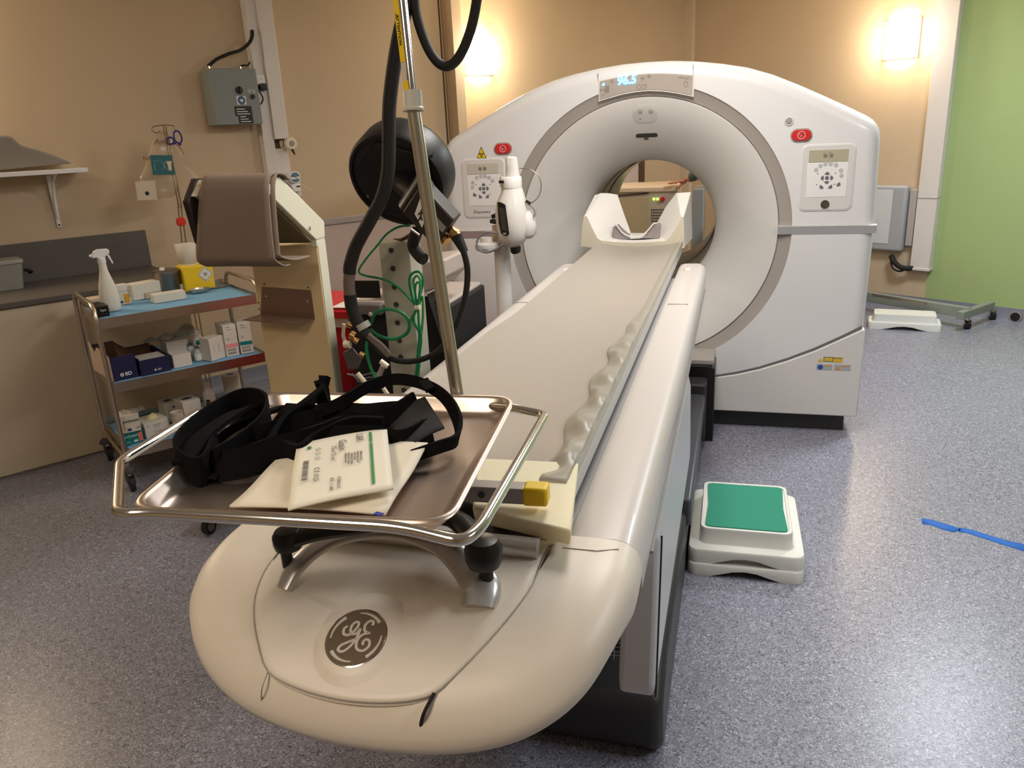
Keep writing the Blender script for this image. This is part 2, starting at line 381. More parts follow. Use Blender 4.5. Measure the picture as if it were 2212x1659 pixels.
# window, lenses and slot following the funnel surface
def fsur(x,z,off=0):
    r=math.hypot(x-BX,z-GZ); y=fp[-1][1]
    for (r0,y0),(r1,y1) in zip(fp[2:],fp[3:]):
        if r1<=r<=r0: y=y0+(y1-y0)*(r0-r)/(r0-r1); break
    return V((x,GY+y-off,z))
def fpx(u,v,off=0):
    y=GY+.05
    for _ in range(20): p=py(u,v,y); y=fsur(p.x,p.z).y
    return fsur(p.x,p.z,off)
def decal(name,poly,c,mt,off):
    rings=[[fsur(c.x+a*t,c.z+b*t,o) for a,b in poly] for t,o in ((1,-.002),(1,off),(.96,off+.0006),(.6,off+.0006),(.2,off+.0006))]
    return M().loft(rings,caps='end').build(name,mt,ga,smooth=60)
c=fpx(1394,246); decal('camera_window',rrect(.122,.088,.036),c,mat('window_grey',rgb(204,201,194),.35),.0012)
for u,v in ((1383,240),(1406,240)): decal('lens',circ(.0125,18),fpx(u,v),mat('lens_grey',rgb(172,174,168),.25),.0026)
decal('pinhole',circ(.0026,10),fpx(1383,257),INK,.0026)
c=fpx(1397,291); decal('laser_slot',[(x*1.0,z-1.6*x*x) for x,z in rrect(.112,.020,.009,5)],c,GDARK,.001)
decal('laser_window',rrect(.026,.013,.002),fpx(1396,300),GGREY,.001); decal('laser_window',rrect(.018,.006,.001),fpx(1396,300),GDARK,.0022)
# handle strips
def strip(x0,x1): M().loft([[(x,y,z) for y,z in ((GY-.001,1.093),(GY-.010,1.089),(GY-.006,1.070),(GY-.002,1.050),(GY+.03,1.048),(GY+.03,1.092))] for x in (x0,x1)]).build('handle_strip',SILV,ga)
xr=BX+math.sqrt(.73**2-.01); strip(xr-.06,GX+1.113); strip(GX-1.113,2*BX-xr+.03)
# lower covers with the curved joint
cur=[(1541,815),(1590,808),(1640,797),(1700,779),(1760,757),(1810,735),(1862,711)]
cp=[q(*p) for p in cur]; cz=[(p.x,p.z) for p in cp]
poly=[(cz[0][0],.1)]+cz+[(GX+1.105,cz[-1][1]),(GX+1.103,.1)]
M().prism(poly,GY-.010,GY+.4,'y').build('lower_cover',GWL,ga,bevel=.006)
M().prism([(a,b) for a,b in cz]+[(a,b+.012+.006*k/6) for k,(a,b) in reversed(list(enumerate(cz)))],GY-.002,GY+.05,'y').build('cover_gap',mat('gap_grey',rgb(112,110,108),.5),ga)
mir=lambda P:[(2*GX-a,b) for a,b in P][::-1]
M().prism(mir(poly),GY-.010,GY+.4,'y').build('lower_cover',GWL,ga,bevel=.006)
M().prism(mir([(a,b) for a,b in cz]+[(a,b+.02) for a,b in reversed(cz)]),GY-.002,GY+.05,'y').build('cover_gap',GGREY,ga)
M().box(GX-1.0,GX+1.05,GY+.05,5.5,0,.12).build('plinth',GDARK,ga,bevel=.005)
# docking block between table and gantry
M().prism([(-.84,.0),(-.07,.0),(-.07,.40),(-.10,.415),(-.81,.415),(-.84,.40)],3.93,GY+.02,'y').build('dock_block',BLACK,ga,bevel=.004)
M().box(-.80,-.075,3.935,GY,.415,.45).build('dock_cap',GGREY,ga,bevel=.01)
c=py(1475,827,3.93); M(Fr(c,EX,(0,1,0),EZ)).lathe([(.008,0),(.008,.006)],16,Fr((0,-.006,0),EX,EZ,(0,1,0))).build('bolt',CHROME,ga)
# control panels
def panel(xc,zc,disp,name,left):
    """xc,zc centre; keypad"""
    f=Fr((xc,GY,zc),EX,(0,1,0),EZ); w,h=.245,.315
    p=M(f).prism(rrect(w,h,.03),-.004,.01,'y').build('control_panel',GW,ga,bevel=.003,seg=3)
    M(f).prism(rrect(w-.012,h-.012,.026),-.0055,.01,'y').build('panel_face',GWL,p,bevel=.002)
    M(f).box(-.088,.088,-.0075,.01,.075 if not left else .078,.130).build('small_screen',mat('lcd_olive',rgb(178,172,146),.25) if not left else mat('lcd_grey',rgb(200,192,178),.3),p)
    M(f).box(-.092,.092,-.0065,.01,-.092,.072).build('keypad',WHITE,p,bevel=.002)
    LB=mat('light_button',rgb(190,190,192),.4); DB=mat('dark_button',rgb(110,110,118),.4)
    s=-1 if left else 1
    bt=M(f)
    for x,z,r in [(-.052,.040,.0095),(-.034,.058,.0095),(-.012,.066,.0095),(.012,.066,.0095),(.036,.060,.0095),(.060,.034,.0095),(.064,.010,.0095)]: bt.prism(circ(r,14,x*s,z),-.0085,0,'y')
    bt.build('buttons',LB,p,kind='stuff')
    bt=M(f)
    def lens(cx,cz,a,b,t):
        pts=[(-a,0),(-a*.5,b*.7),(0,b),(a*.5,b*.7),(a,0),(0,-b*.25)]
        return [(cx+x*cos(t)-y*sin(t),cz+x*sin(t)+y*cos(t)) for x,y in pts]
    c0=-.005
    bt.prism(circ(.009,14,0,.005+c0),-.0085,0,'y')
    for t in (0,PI/2,PI,-PI/2): bt.prism(lens(-sin(t)*.017,.005+c0+cos(t)*.017,.012,.012,t),-.0085,0,'y')
    for x,z,t in ((-.020,-.040,PI*.75),(.016,-.040,-PI*.75),(.052*s,-.030,-PI*.7*s)): bt.prism(lens(x,z,.012,.013,t),-.0085,0,'y')
    bt.build('buttons',DB,p,kind='stuff')
    bt=M(f)
    for x,z in ((-.014,.104),(.012,.104)): bt.prism(circ(.0095,14,x,z),-.009,0,'y')
    for x,z in ((-.022,.117),(.004,.117),(-.044,.022),(.036,.022),(-.044,-.030),(.036,-.030)): bt.prism(rrect(.006,.003,.001,2,x,z),-.0088,0,'y')
    bt.build('indicator',mat('olive_button',rgb(130,128,112),.4),p)
    return p,f
c=q(1786,384); pR,fR=panel(c.x,c.z,'', 'r',False)
bd=M(fR.at(0,0,-.125)).prism(circ(.020,24),-.009,0,'y').build('badge',mat('badge_grey',rgb(96,92,80),.3,metal=.5),pR)
M().text('GE',.022,fR((0,-.0098,-.1245)),EX,EZ,shear=.2,bold=.0004).build('lettering',CHROME,bd)
c=q(1046,407); pL,fL=panel(c.x,c.z,'','l',True)
M().text('Discovery',.024,fL((-.018,-.0065,-.124)),EX,EZ).build('lettering',GREYINK,pL)
# stop buttons
def stop(u,v):
    c=q(u,v); f=Fr((c.x,GY,c.z),EX,(0,1,0),EZ)
    s=M(f).prism(rrect(.10,.062,.031,6),-.004,.01,'y').build('stop_button',GGREY,ga)
    r=M(f).prism(rrect(.088,.050,.025,6),-.010,.0,'y').build('cap',RED,s,bevel=.002,label='red stop button cap')
    w=M(f).tube([(.017*cos(t),-.0105,.017*sin(t)) for t in [2*PI*k/20 for k in range(20)]],.0012,6,closed=True)
    w.tube([(-.012,-.0105,.008),(.012,-.0105,.008),(0,-.0105,-.012)],.0012,6,closed=True); w.cyl((0,-.0105,.004),(0,-.0105,-.006),.001,6)
    w.build('symbol',PAPER,s)
stop(1731,292); stop(1087,321)
c=q(1704,262); f=Fr((c.x,GY,c.z),EX,(0,1,0),EZ)
s=M(f).tube([(.017*cos(t),-.002,.017*sin(t)) for t in [2*PI*k/20 for k in range(20)]],.004,6,closed=True).build('knob_ring',GWL,ga)
M(f).prism(circ(.012,18),-.008,.0,'y').build('knob',GGREY,s,bevel=.003)
# radiation sign
c=q(1040,331); f=Fr((c.x,GY,c.z),EX,(0,1,0),EZ)
s=M(f).prism([(-.028,-.026),(.028,-.026),(0,.034)],-.0015,.0,'y').build('warning_sign',INK,ga,label='triangular radiation warning sticker')
M(f).prism([(-.0235,-.0235),(.0235,-.0235),(0,.027)],-.0022,.0,'y').build('warning_face',YEL,s)
tr=M(f.at(0,0,-.007)).prism(circ(.0026,12),-.003,0,'y')
for k in range(3):
    a=PI/2+PI+k*2*PI/3; tr.prism([(.004*cos(a-.5),.004*sin(a-.5)),(.012*cos(a-.5),.012*sin(a-.5)),(.0125*cos(a),.0125*sin(a)),(.012*cos(a+.5),.012*sin(a+.5)),(.004*cos(a+.5),.004*sin(a+.5))],-.003,0,'y')
tr.build('trefoil',INK,s)
# label row on the lower right cover
def lab(u0,v0,u1,v1,mt,nm='sticker',y=GY-.0118):
    a=q(u0,v0);b=q(u1,v1); return M().box(a.x,b.x,y,GY,min(a.z,b.z),max(a.z,b.z)).build(nm,mt,ga)
LY=mat('label_yellow',rgb(215,180,60),.5); LO=mat('label_orange',rgb(215,150,70),.5); LG=mat('label_grey',rgb(170,172,176),.5)
c=q(1772,776); M().prism([(c.x-.012,c.z-.01),(c.x+.012,c.z-.01),(c.x,c.z+.011)],GY-.0118,GY,'y').build('sticker',LY,ga)
lab(1779,770,1799,780,INK); lab(1780,771,1798,779,LY,y=GY-.0124); lab(1800,770,1819,782,LY); lab(1800.5,771,1818.5,773.5,GREYINK,y=GY-.0124)
s=lab(1764,785,1797,798,LG); lab(1780,787,1796,790,LO,y=GY-.0124)
c=q(1771.5,791.5); M(Fr((c.x,GY-.0116,c.z),EX,(0,1,0),EZ)).prism(circ(.013,18),-.0014,0,'y').build('sticker_dot',mat('label_blue',rgb(40,80,150),.5),ga)
s=lab(1802,786,1836,799,LG); lab(1819,788,1835,791,LO,y=GY-.0124)
c=q(1809.5,793); M(Fr((c.x,GY-.0116,c.z),EX,(0,1,0),EZ)).prism([(-.012,-.010),(.012,-.010),(0,.012)],-.0014,0,'y').build('sticker_triangle',LO,ga)

IV0=mat('wire_ivory',rgb(180,175,165),.4,metal=.5)
# ================================================================ PATIENT TABLE
TX=-.457; TZ=1.0
ta=thing('patient_table','long cream patient table with rounded tail, silver handle and round grey badge','patient table',(TX,2.6,0))
# rails: cross-section as (x offset from centre, z)
def rail(sgn):
    sec=[(.222,.955),(.222,.985),(.228,.994),(.245,.999),(.300,1.000),(.318,.996),(.332,.984),(.340,.962),(.341,.92),(.334,.885),(.320,.872),(.26,.868),(.235,.90)]
    secs=[]
    for y,sh in ((1.05,0),(3.56,0),(3.590,.006),(3.605,.02)):
        cxm,czm=.28,.93
        secs.append([(TX+sgn*(cxm+(x-cxm)*(1-sh*3)),y,czm+(z-czm)*(1-sh*4)) for x,z in sec])
    r=M().loft(secs).build('side_rail',mat('rail_white',rgb(206,198,190),.34,coat=.1),ta,smooth=50)
    M().box(TX+sgn*.3365-.006,TX+sgn*.3365+.006,1.2,3.5,.893,.899).build('rail_groove',GGREY,r)
    # small slot mark and sticker
    M(Fr((TX+sgn*.275,2.72,1.0005),EX,(0,1,0),EZ)).cbox((0,0,0),(.07,.004,.002)).build('slot_mark',GGREY,r)
    st=M(Fr((TX+sgn*.262,3.42,1.0005),EX,(0,1,0),EZ)).cbox((0,0,0),(.030,.05,.0015)).build('sticker',PAPER,r)
    M(Fr((TX+sgn*.252,3.42,1.0012),EX,(0,1,0),EZ)).cbox((0,0,0),(.008,.045,.0015)).build('sticker_stripe',LO,st)
rail(1); rail(-1)
# tail: drooping rounded nose. zt = height of its top surface
def zt(y): return 1.0-1.1*max(0,1.0-y)**2
def ps(u,v,dz=0):
    z=.97
    for _ in range(25):
        p=pz(u,v,z); z=.5*z+.5*(zt(p.y)+dz)
    return pz(u,v,z)
SL=[(406,1271),(405,1307),(408,1359),(418,1394),(432,1439),(457,1474),(495,1509),(537,1537),(589,1561),(659,1586),(729,1602),(799,1612),(868,1619),(935,1622),(1005,1619),(1074,1609),(1127,1591),(1186,1567),(1249,1516),(1284,1481),(1319,1422),(1336,1370)]
sil=[ps(u,v,-.045) for u,v in SL]
hw=.341
no=[(TX-hw,1.05),(TX-hw,.98),(TX-hw+.002,.93)]+[(max(p.x,TX-hw+.004),p.y) for p in sil if p.y<.905 ]+[(TX+hw-.002,.93),(TX+hw,.98),(TX+hw,1.05)]
nn=[no[0]]
for p in no[1:]:
    if math.hypot(p[0]-nn[-1][0],p[1]-nn[-1][1])>.018: nn.append(p)
for _ in range(2): nn=[nn[0],nn[1]]+[((nn[i-1][0]+2*nn[i][0]+nn[i+1][0])/4,(nn[i-1][1]+2*nn[i][1]+nn[i+1][1])/4) for i in range(2,len(nn)-2)]+nn[-2:]
nos=[(p.x,p.y) for p in catmull([V((a,b,0)) for a,b in nn],4)]
def nsec(off,dz,deep=0):
    pts=[]
    for i,(x,y) in enumerate(nos):
        a=nos[max(i-1,0)]; b=nos[min(i+1,len(nos)-1)]; t=V((b[0]-a[0],b[1]-a[1])).normalized(); n=V((-t.y,t.x))
        X_,Y_=x+n.x*off,min(1.05,y+n.y*off)
        f=max(0,min(1,(y-.85)/.2)); f=f*f*(3-2*f)
        pts.append((X_,Y_,zt(y)+(zt(Y_)-zt(y))*min(1,max(0,1+dz/.03))+dz-deep*f))
    return pts
rim=[(.10,-.068,.064),(.05,-.070,.060),(.018,-.066,.052),(.005,-.058,.030),(.0,-.045,.010),(.001,-.030,.004),(.009,-.015,.001),(.023,-.0045,0),(.041,-.0006,0),(.07,0,0),(.10,0,0),(.13,0,0)]
TBM=mat('tail_cream_matte',rgb(224,213,196),.42)
M().loft([nsec(o,z,d) for o,z,d in rim],caps=False,closed=False).build('tail_rim',TBM,ta,smooth=60)
PO=[(655,1130),(612,1180),(572,1235),(552,1290),(550,1340),(558,1390),(579,1450),(640,1485),(720,1508),(800,1517),(880,1514),(938,1497),(990,1452),(1055,1385),(1110,1320),(1150,1262),(1172,1205),(1196,1165)]
po=[(p.x,p.y) for p in catmull([ps(u,v,0) for u,v in PO],3)]
ccx=sum(a for a,b in po)/len(po); ccy=sum(b for a,b in po)/len(po)
def tz(x,y):
    d=math.hypot((x-TX+.02)/.22,(y-.95)/.16); return zt(y)+.0025-.010*max(0,1-d*d)**1.5
rr=[]
for k,t in enumerate((1,.992,.975,.93,.85,.72,.58,.42,.26,.1)):
    rr.append([(ccx+(x-ccx)*t,ccy+(y-ccy)*t,(tz(ccx+(x-ccx)*t,ccy+(y-ccy)*t)-(.0018 if k==1 else 0) if k else zt(y)-.006)) for x,y in po])
M().loft(rr,caps=True).build('tail_panel',mat('tail_panel_cream',rgb(230,219,202),.42),ta,smooth=60)
gp=[V((ccx+(x-ccx)*1.004,ccy+(y-ccy)*1.004,zt(y)+.0002)) for x,y in po]
M().tube(gp,.0011,6).build('panel_groove',GGREY,ta)
def infp(a,b):
    y=.76+.29*b; w_=.30 if y>.86 else .30*max(.2,math.sqrt(max(0,1-((.86-y)/.13)**2)))
    return (TX-w_+2*w_*a,y,zt(y)-.012)
M().grid(infp,16,14).build('tail_infill',TBM,ta)
M().box(TX-.30,TX+.30,1.04,1.07,.90,.985).build('tail_bulkhead',TBLG,ta)
for u0,v0,u1,v1,wd,mt_ in ((579,1450,566,1530,.0011,GGREY),(938,1497,905,1592,.0026,BLACKM)):
    a=ps(u0,v0,0); b=ps(u1,v1,-.045); mid=ps((u0+u1)/2-7,(v0+v1)/2,-.006)
    M().tube(catmull([a,mid,b],8),wd,6).build('flap_seam',mt_,ta)
M().tube(catmull([ps(566,1532,-.045),ps(600,1556,-.044),ps(700,1580,-.044),ps(800,1590,-.044),ps(905,1594,-.045)],6),.0009,5).build('flap_seam',GGREY,ta)
M().tube([ps(1215,1183,.0005),ps(1290,1190,.001),ps(1337,1186,-.001)],.0008,5).build('joint_line',GGREY,ta)
# badge
c=ps(771,1380,.004); sl=2.2*max(0,1-c.y)
ny=V((0,1,sl)).normalized(); nz=V((0,-sl,1)).normalized(); rt=R(12)
f=Fr(c,V((1,0,0))*cos(rt)+ny*sin(rt),ny*cos(rt)-V((1,0,0))*sin(rt),nz)
M(f).lathe([(.078,-.010),(.066,-.0045),(.055,.001),(.0495,.0035),(.001,.0035)],40).build('badge_boss',mat('tail_panel_cream',(1,1,1)),ta,smooth=70)
RBG=.0455
bg=M(f).lathe([(RBG,-.012),(RBG,.002),(RBG-.003,.004),(0.001,.004)],40).build('badge_ring',CHROME,ta)
M(f).lathe([(RBG-.004,.0),(RBG-.004,.0048),(.001,.0048)],40).build('badge_face',mat('badge_taupe',rgb(122,106,88),.3,metal=.3),bg)
LET=mat('badge_letter',rgb(214,202,186),.35)
w=M(f)
# script monogram strokes (unit: badge radius)
S=RBG*.98
def stroke(P,r=.045): w.tube([(x*S,y*S,.0055) for x,y in [(p.x,p.y) for p in catmull([V((a,b,0)) for a,b in P],6)]],r*S,6,flat=.5)
stroke([(-.32,.38),(-.42,.30),(-.40,.12),(-.22,.08),(-.04,.26),(.02,.44),(-.08,.50),(-.20,.36),(-.18,.14),(-.02,.10),(.10,.26)])
stroke([(.10,.26),(.04,.0),(-.10,-.28),(-.32,-.46),(-.48,-.40),(-.42,-.26),(-.20,-.16),(.06,-.06)])
stroke([(.46,.34),(.48,.46),(.36,.50),(.24,.38),(.24,.20),(.36,.10),(.44,.10)])
stroke([(.40,.10),(.18,.04),(.06,-.16),(.10,-.40),(.30,-.48),(.46,-.34),(.44,-.16),(.32,-.12),(.25,-.22),(.30,-.29)])
for k in range(4):
    a0=PI*.5*k+.55
    P=[((.80)*cos(a0+t),(.80)*sin(a0+t)) for t in [.1*j for j in range(11)]]
    w.tube([(x*S,y*S,.0052) for x,y in P],[S*(.06-.004*j) for j in range(11)],6,flat=.5)
w.build('badge_emblem',LET,bg)
# silver arch handle
hs=[(612,1272),(636,1228),(680,1185),(740,1155),(820,1142),(890,1150),(960,1180),(1010,1225),(1038,1268),(1034,1312)]
hz=[.004,.018,.028,.036,.040,.040,.034,.024,.014,.004]
hw_=[.014,.0175,.0185,.019,.0195,.0195,.020,.024,.029,.024]
P=[ps(u,v,z) for (u,v),z in zip(hs,hz)]
PC=catmull(P,5); WC=[]
for i in range(len(hw_)-1):
    for k in range(5): WC.append(hw_[i]*(1-k/5)+hw_[i+1]*k/5)
WC.append(hw_[-1])
M().tube(PC,WC,14,flat=.42).build('grab_handle',SILV,ta,smooth=70)
# end bar with joint at right
a=pz(1060,1203,.99); b=pz(1170,1203,.99)
M().tube([V((-.60,a.y,1.012)),V((b.x,a.y,1.012))],.016,16).build('end_bar',SILV,ta)
# cradle (under the mat) runs into the bore
def csecp(y,w=.205,dz=0):
    n=14; top=[(TX-w+2*w*k/n,y,TZ+.008+dz+.022*(abs(2*k/n-1)**2)) for k in range(n+1)]
    bot=[(TX+w-2*w*k/n,y,TZ-.03+dz+.012*(abs(2*k/n-1)**2)) for k in range(n+1)]
    return top+bot
M().loft([csecp(1.09),csecp(3.97)]).build('cradle',mat('cradle_white',rgb(224,222,216),.3),ta,smooth=50)
# carriage under cradle between rails
M().box(TX-.222,TX+.222,1.08,3.4,.90,.965).build('cradle_bed',TBLG,ta)
# pedestal: grey under-body, pale side covers, black base
M().prism([(1.08,.87),(3.5,.87),(3.5,.80),(2.9,.75),(1.5,.75),(1.10,.80),(1.08,.87)],TX-.30,TX+.30,'x').build('under_body',TBLG,ta,bevel=.01)
M().prism([(1.5,.76),(3.3,.76),(3.2,.30),(1.7,.30)],TX-.22,TX+.22,'x').build('lift_column',GDARK,ta,bevel=.01)
for s in (1,-1):
    x0,x1=TX+s*.262,TX+s*.336
    k=M().prism([(1.34,.475),(1.33,.52),(1.42,.80),(1.50,.845),(2.40,.845),(2.52,.78),(2.60,.53),(2.58,.475)],min(x0,x1),max(x0,x1),'x').build('side_cover',TBLG,ta,bevel=.012,seg=3)
    xs=TX+s*.3375
    M().prism([(1.345,.48),(1.44,.795),(1.435,.80),(1.338,.48)],xs-.002,xs+.002,'x').build('cover_line',GDARK,k)
b=M().prism([(1.70,0),(1.66,.06),(1.64,.20),(1.80,.27),(3.92,.27),(3.92,0)],TX-.328,TX+.328,'x').build('base',GDARK,ta,bevel=.03,seg=4)
M().box(TX+.20,TX+.345,2.6,3.92,.20,.31).build('base_rail',mat('graphite_plastic',rgb(84,84,90),.4),ta,bevel=.012)
M().box(TX-.345,TX-.20,2.6,3.92,.20,.31).build('base_rail',mat('graphite_plastic',rgb(84,84,90),.4),ta,bevel=.012)
bl=M()
for k in range(42):
    y=2.62+.030*k; bl.prism([(y,.28),(y+.014,.295),(y+.028,.28)],TX-.2,TX+.215,'x')
bl.build('bellows',mat('bellows_grey',rgb(150,150,155),.45),ta,kind='stuff')
M().box(TX+.225,TX+.35,3.78,3.92,.06,.36).build('rail_end_block',GDARK,ta,bevel=.01)
bk_=M()
for k in range(8): bk_.tube([py(1318+2*k*0,1352+9*k,1.66),py(1372-2*k*0,1356+9*k,1.66)],.0012,5)
for k in range(3): bk_.tube([py(1330+16*k,1345,1.66),py(1326+16*k,1425,1.66)],.0012,5)
bk_.build('wire_grid',IV0,ta,kind='stuff')
# hinge clip at the right of the tail
f=Fr(pz(1188,1165,1.005),V((.6,.8,0)),V((-.8,.6,0)),UP)
IV=mat('ivory_plastic',rgb(226,214,188),.4)
M(f).box(-.022,.022,-.008,.008,-.008,.006).tube([(.022,0,-.006),(.022,0,.012)],.008,10).tube([(-.022,0,-.010),(-.022,0,.008)],.008,10).build('rail_clip',IV,ta,bevel=.002)

# ---------------------------------------------------------------- mattress pad
me=M(); 
def padsec(y,wl=.212,wr=.20,dz=0):
    n=16; t=[]
    for k in range(n+1):
        s=-1+2*k/n; x=TX+(wl if s<0 else wr)*s; t.append((x,y,TZ+.022+dz+.022*s*s))
    b=[(p[0],y,p[2]-.010) for p in reversed(t)]
    return t+b
ys=[1.12+.1*k for k in range(29)]+[3.945,3.955]
def flop(y): return .022*max(0,min(1,(2.35-y)/.25))
M().loft([padsec(y,.212+flop(y),.198) for y in ys]).build('mattress_pad',MATG,None,smooth=50,**T('grey-beige padded mat running the length of the patient table','mat'))
# ruffled clear liner along the right edge
def ruf(i,j):
    y=1.13+2.79*i; a=max(0,min(1,(2.5-y)/.5)); x=TX+.185+.030*j-.03*a*(1-j)
    s_=(x-TX)/.2
    z=TZ+.026+.022*s_*s_+sin(PI*j)*(.003+a*.007+a*.005*sin(y*40+4*j)+a*.003*sin(y*83))
    if j>.9: z-=.012*(j-.9)/.1
    return (x-.010*a*sin(y*23)*(1-j),y,z)
M().grid(ruf,220,8).build('plastic_liner',mat('frosted_liner',rgb(188,182,166),.35,alpha=.55),None,solid=.0008,**T('frosted crumpled plastic liner along the right edge of the table mat','liner'))

# ---------------------------------------------------------------- head holder
hh=thing('head_holder','white head holder with two raised wings at the bore end of the table','head holder',(TX,4.08,1.0))
HY0,HY1=3.99,4.22
k4=lambda x,y:(1240+.18686*x,330+.18686*y)
fr_=[(80,1078),(95,860),(112,735),(150,733),(200,850),(270,985),(310,1010),(450,1030),(680,1038),(900,1030),(1060,1018),(1110,970),(1180,860),(1240,742),(1265,742),(1272,900),(1276,1100),(1050,1120),(680,1138),(350,1120)]
bk=[(150,1040),(185,700),(235,490),(310,462),(395,462),(505,480),(580,700),(660,925),(720,925),(800,925),(880,925),(960,800),(1060,620),(1180,462),(1355,450),(1362,720),(1370,990),(1100,1080),(680,1090),(300,1080)]
A=[py(*k4(*p),HY0) for p in fr_]; B=[py(*k4(*p),HY1) for p in bk]
mid=[a.lerp(b,.18) for a,b in zip(A,B)]
M().loft([A,B]).build('shell',mat('holder_white',rgb(236,232,224),.35,coat=.15),hh,bevel=.004,smooth=35)
fa=[p+V((0,-.0015,0)) for p in A]
M().loft([[p+V((0,-.003,0)) for p in A],A]).build('front_face',mat('holder_ivory',rgb(222,212,190),.45),hh)
cr=[]
for yy in (4.05,4.19):
    arcs=[(450,1010),(446,860),(485,850),(520,900),(580,965),(640,1000),(700,1010),(780,995),(850,945),(900,880),(925,848),(985,848),(990,990),(940,1005),(700,1020)]
    o0=[py(*k4(*p),4.05) for p in arcs]; cr.append([V((p.x,yy,p.z)) for p in o0])
M().loft(cr).build('neck_rest',mat('neck_grey',rgb(150,142,140),.45),hh,bevel=.003)
arc2=catmull([py(*k4(*p),4.045) for p in ((470,815),(500,850),(560,925),(640,965),(710,975),(790,955),(860,890),(920,822),(960,815))],4)
M().tube(arc2,.0035,8,flat=1).build('neck_rest_edge',WHITE,hh)
M().box(TX-.13,TX+.13,3.93,4.05,.985,1.012).build('tongue',BLACKM,hh,bevel=.004)
# ================================================================ THINGS ON THE TABLE TAIL
# ---- black bracket plugged into the handle, carrying the pole
br=thing('pole_bracket','black plastic bracket plugged into the silver handle of the table tail','bracket',(-.45,.95,1.0))
PB=pz(1020,1112,1.02)
lp=pz(622,1172,1.055); rp_=pz(1045,1200,1.055)
M().tube(catmull([pz(628,1165,1.06),pz(690,1148,1.066),pz(770,1136,1.07),pz(880,1118,1.07),pz(980,1120,1.066),pz(1040,1182,1.058)],5),.019,12,flat=.6).build('cross_arm',BLACK,br)
f=Fr(lp,EX,(0,1,0),UP)
M(f).lathe([(.004,-.012),(.019,-.008),(.021,.0),(.021,.012),(.016,.020),(.004,.022)],18).build('pin_head',BLACK,br)
M(Fr(pz(620,1208,1.012),EX,(0,1,0),UP)).lathe([(.008,-.012),(.009,.04)],14).build('pin',BLACK,br)
f=Fr(rp_,EX,(0,1,0),UP)
M(f).lathe([(.004,-.018),(.022,-.014),(.026,-.004),(.026,.012),(.020,.024),(.004,.027)],20).build('pin_head',BLACK,br)
M(Fr(pz(1052,1262,1.0),EX,(0,1,0),UP)).lathe([(.012,-.004),(.010,.012),(.010,.05)],14).build('pin',BLACK,br)
M(Fr(PB,EX,(0,1,0),UP)).lathe([(.030,-.008),(.030,.012),(.022,.022),(.014,.028)],20).build('pole_socket',BLACK,br)
# ---- drip pole
P1=py(990,868,1.12); P2=py(893,238,1.16); P3=py(862,-70,1.19)
dr=thing('drip_pole','shiny leaning metal pole with yellow warning label rising in front of the scanner','pole',PB)
M().tube([PB+UP*.02,P1.lerp(PB,.5),P1],[.0035,.0045,.005],12).build('lower_rod',CHROME,dr)
M().tube([P1+(P1-P2).normalized()*.02,P2],.0105,20).build('outer_tube',mat('champagne_metal',rgb(196,190,172),.22,metal=.85),dr)
dn=(P2-P1).normalized()
c0=py(893,240,1.16); c1=py(890,196,1.163)
M().tube([c0,c0.lerp(c1,.12),c0.lerp(c1,.2),c1],[.0165,.0168,.0145,.0142],24).build('collar',mat('collar_putty',rgb(196,192,176),.4),dr)
P4=P3+(P3-c1).normalized()*.55
M().tube([c1,P4],.0072,16).build('inner_tube',CHROME,dr)
sd=V((-1,0,.05)).normalized()
a=c1+sd*.0065+V((0,-.004,0)); b=P3+sd*.0095+V((0,-.004,0))
M().strip([a,b],.011,.0016,V((1,-.4,0))).build('label_strip',mat('label_white',rgb(200,190,176),.5),dr)
def lerp_px(v0): # point on strip at image row v
    t=(196-v0)/(196+70); return a.lerp(b,t)
M().strip([lerp_px(133)+V((0,-.001,0)),b+V((0,-.001,0))],.0098,.0014,V((1,-.4,0))).build('yellow_label',YEL,dr,label='yellow warning label')
M().strip([lerp_px(196)+V((0,-.001,0)),lerp_px(175)+V((0,-.001,0))],.0098,.0014,V((1,-.4,0))).build('yellow_label',YEL,dr)
sdir=(b-a).normalized()
M().text('ATTENTION',.0078,lerp_px(64)+V((-.0005,-.0022,0)),-sdir,V((.93,-.37,0)),ext=.0002).build('lettering',INK,dr)
c=lerp_px(34)+V((-.0005,-.0022,0)); q1=V((.93,-.37,0))
M().tube([c+q1*.0035,c-q1*.003+sdir*.004,c-q1*.003-sdir*.004],.0004,5,closed=True).build('triangle_mark',INK,dr)
# ---- instrument tray on tube frame
ZT=1.20; TR=lambda u,v,z=ZT:pz(u,v,z)
tr=thing('instrument_tray','stainless steel instrument tray in a bent tube frame over the table tail','tray',(-.42,.85,ZT-.03))
FP=[TR(600,884),TR(440,884),TR(258,998),TR(252,1112),TR(322,1108),TR(860,1138),TR(1000,1172,ZT-.004),TR(1038,1140,ZT-.004),TR(1178,896),TR(1110,882)]
M().tube(fillet([TR(1050,876,ZT-.012)]+FP[::-1]+[TR(1050,876,ZT-.012)][:0]+[TR(660,884,ZT-.01)],[0,.02,.014,.03,.02,.03,.02,.02,.02,.03,.02,0],7),.0068,14).build('tube_frame',CHROME,tr,smooth=60)
cn=[TR(266,1108),TR(975,1140),TR(1118,862),TR(575,852)]
def inset(d,z,r=.042):
    c=(cn[0]+cn[1]+cn[2]+cn[3])/4; out=[]
    P=[]
    for i in range(4):
        a,b,e=cn[(i-1)%4],cn[i],cn[(i+1)%4]; d1=(a-b).normalized(); d2=(e-b).normalized(); s=d1.cross(d2).length
        P.append(b+(d1+d2)*(d/max(s,.3)))
    return [V((p.x,p.y,z)) for p in fillet(P,max(.012,r-d*.4),9,closed=True)]
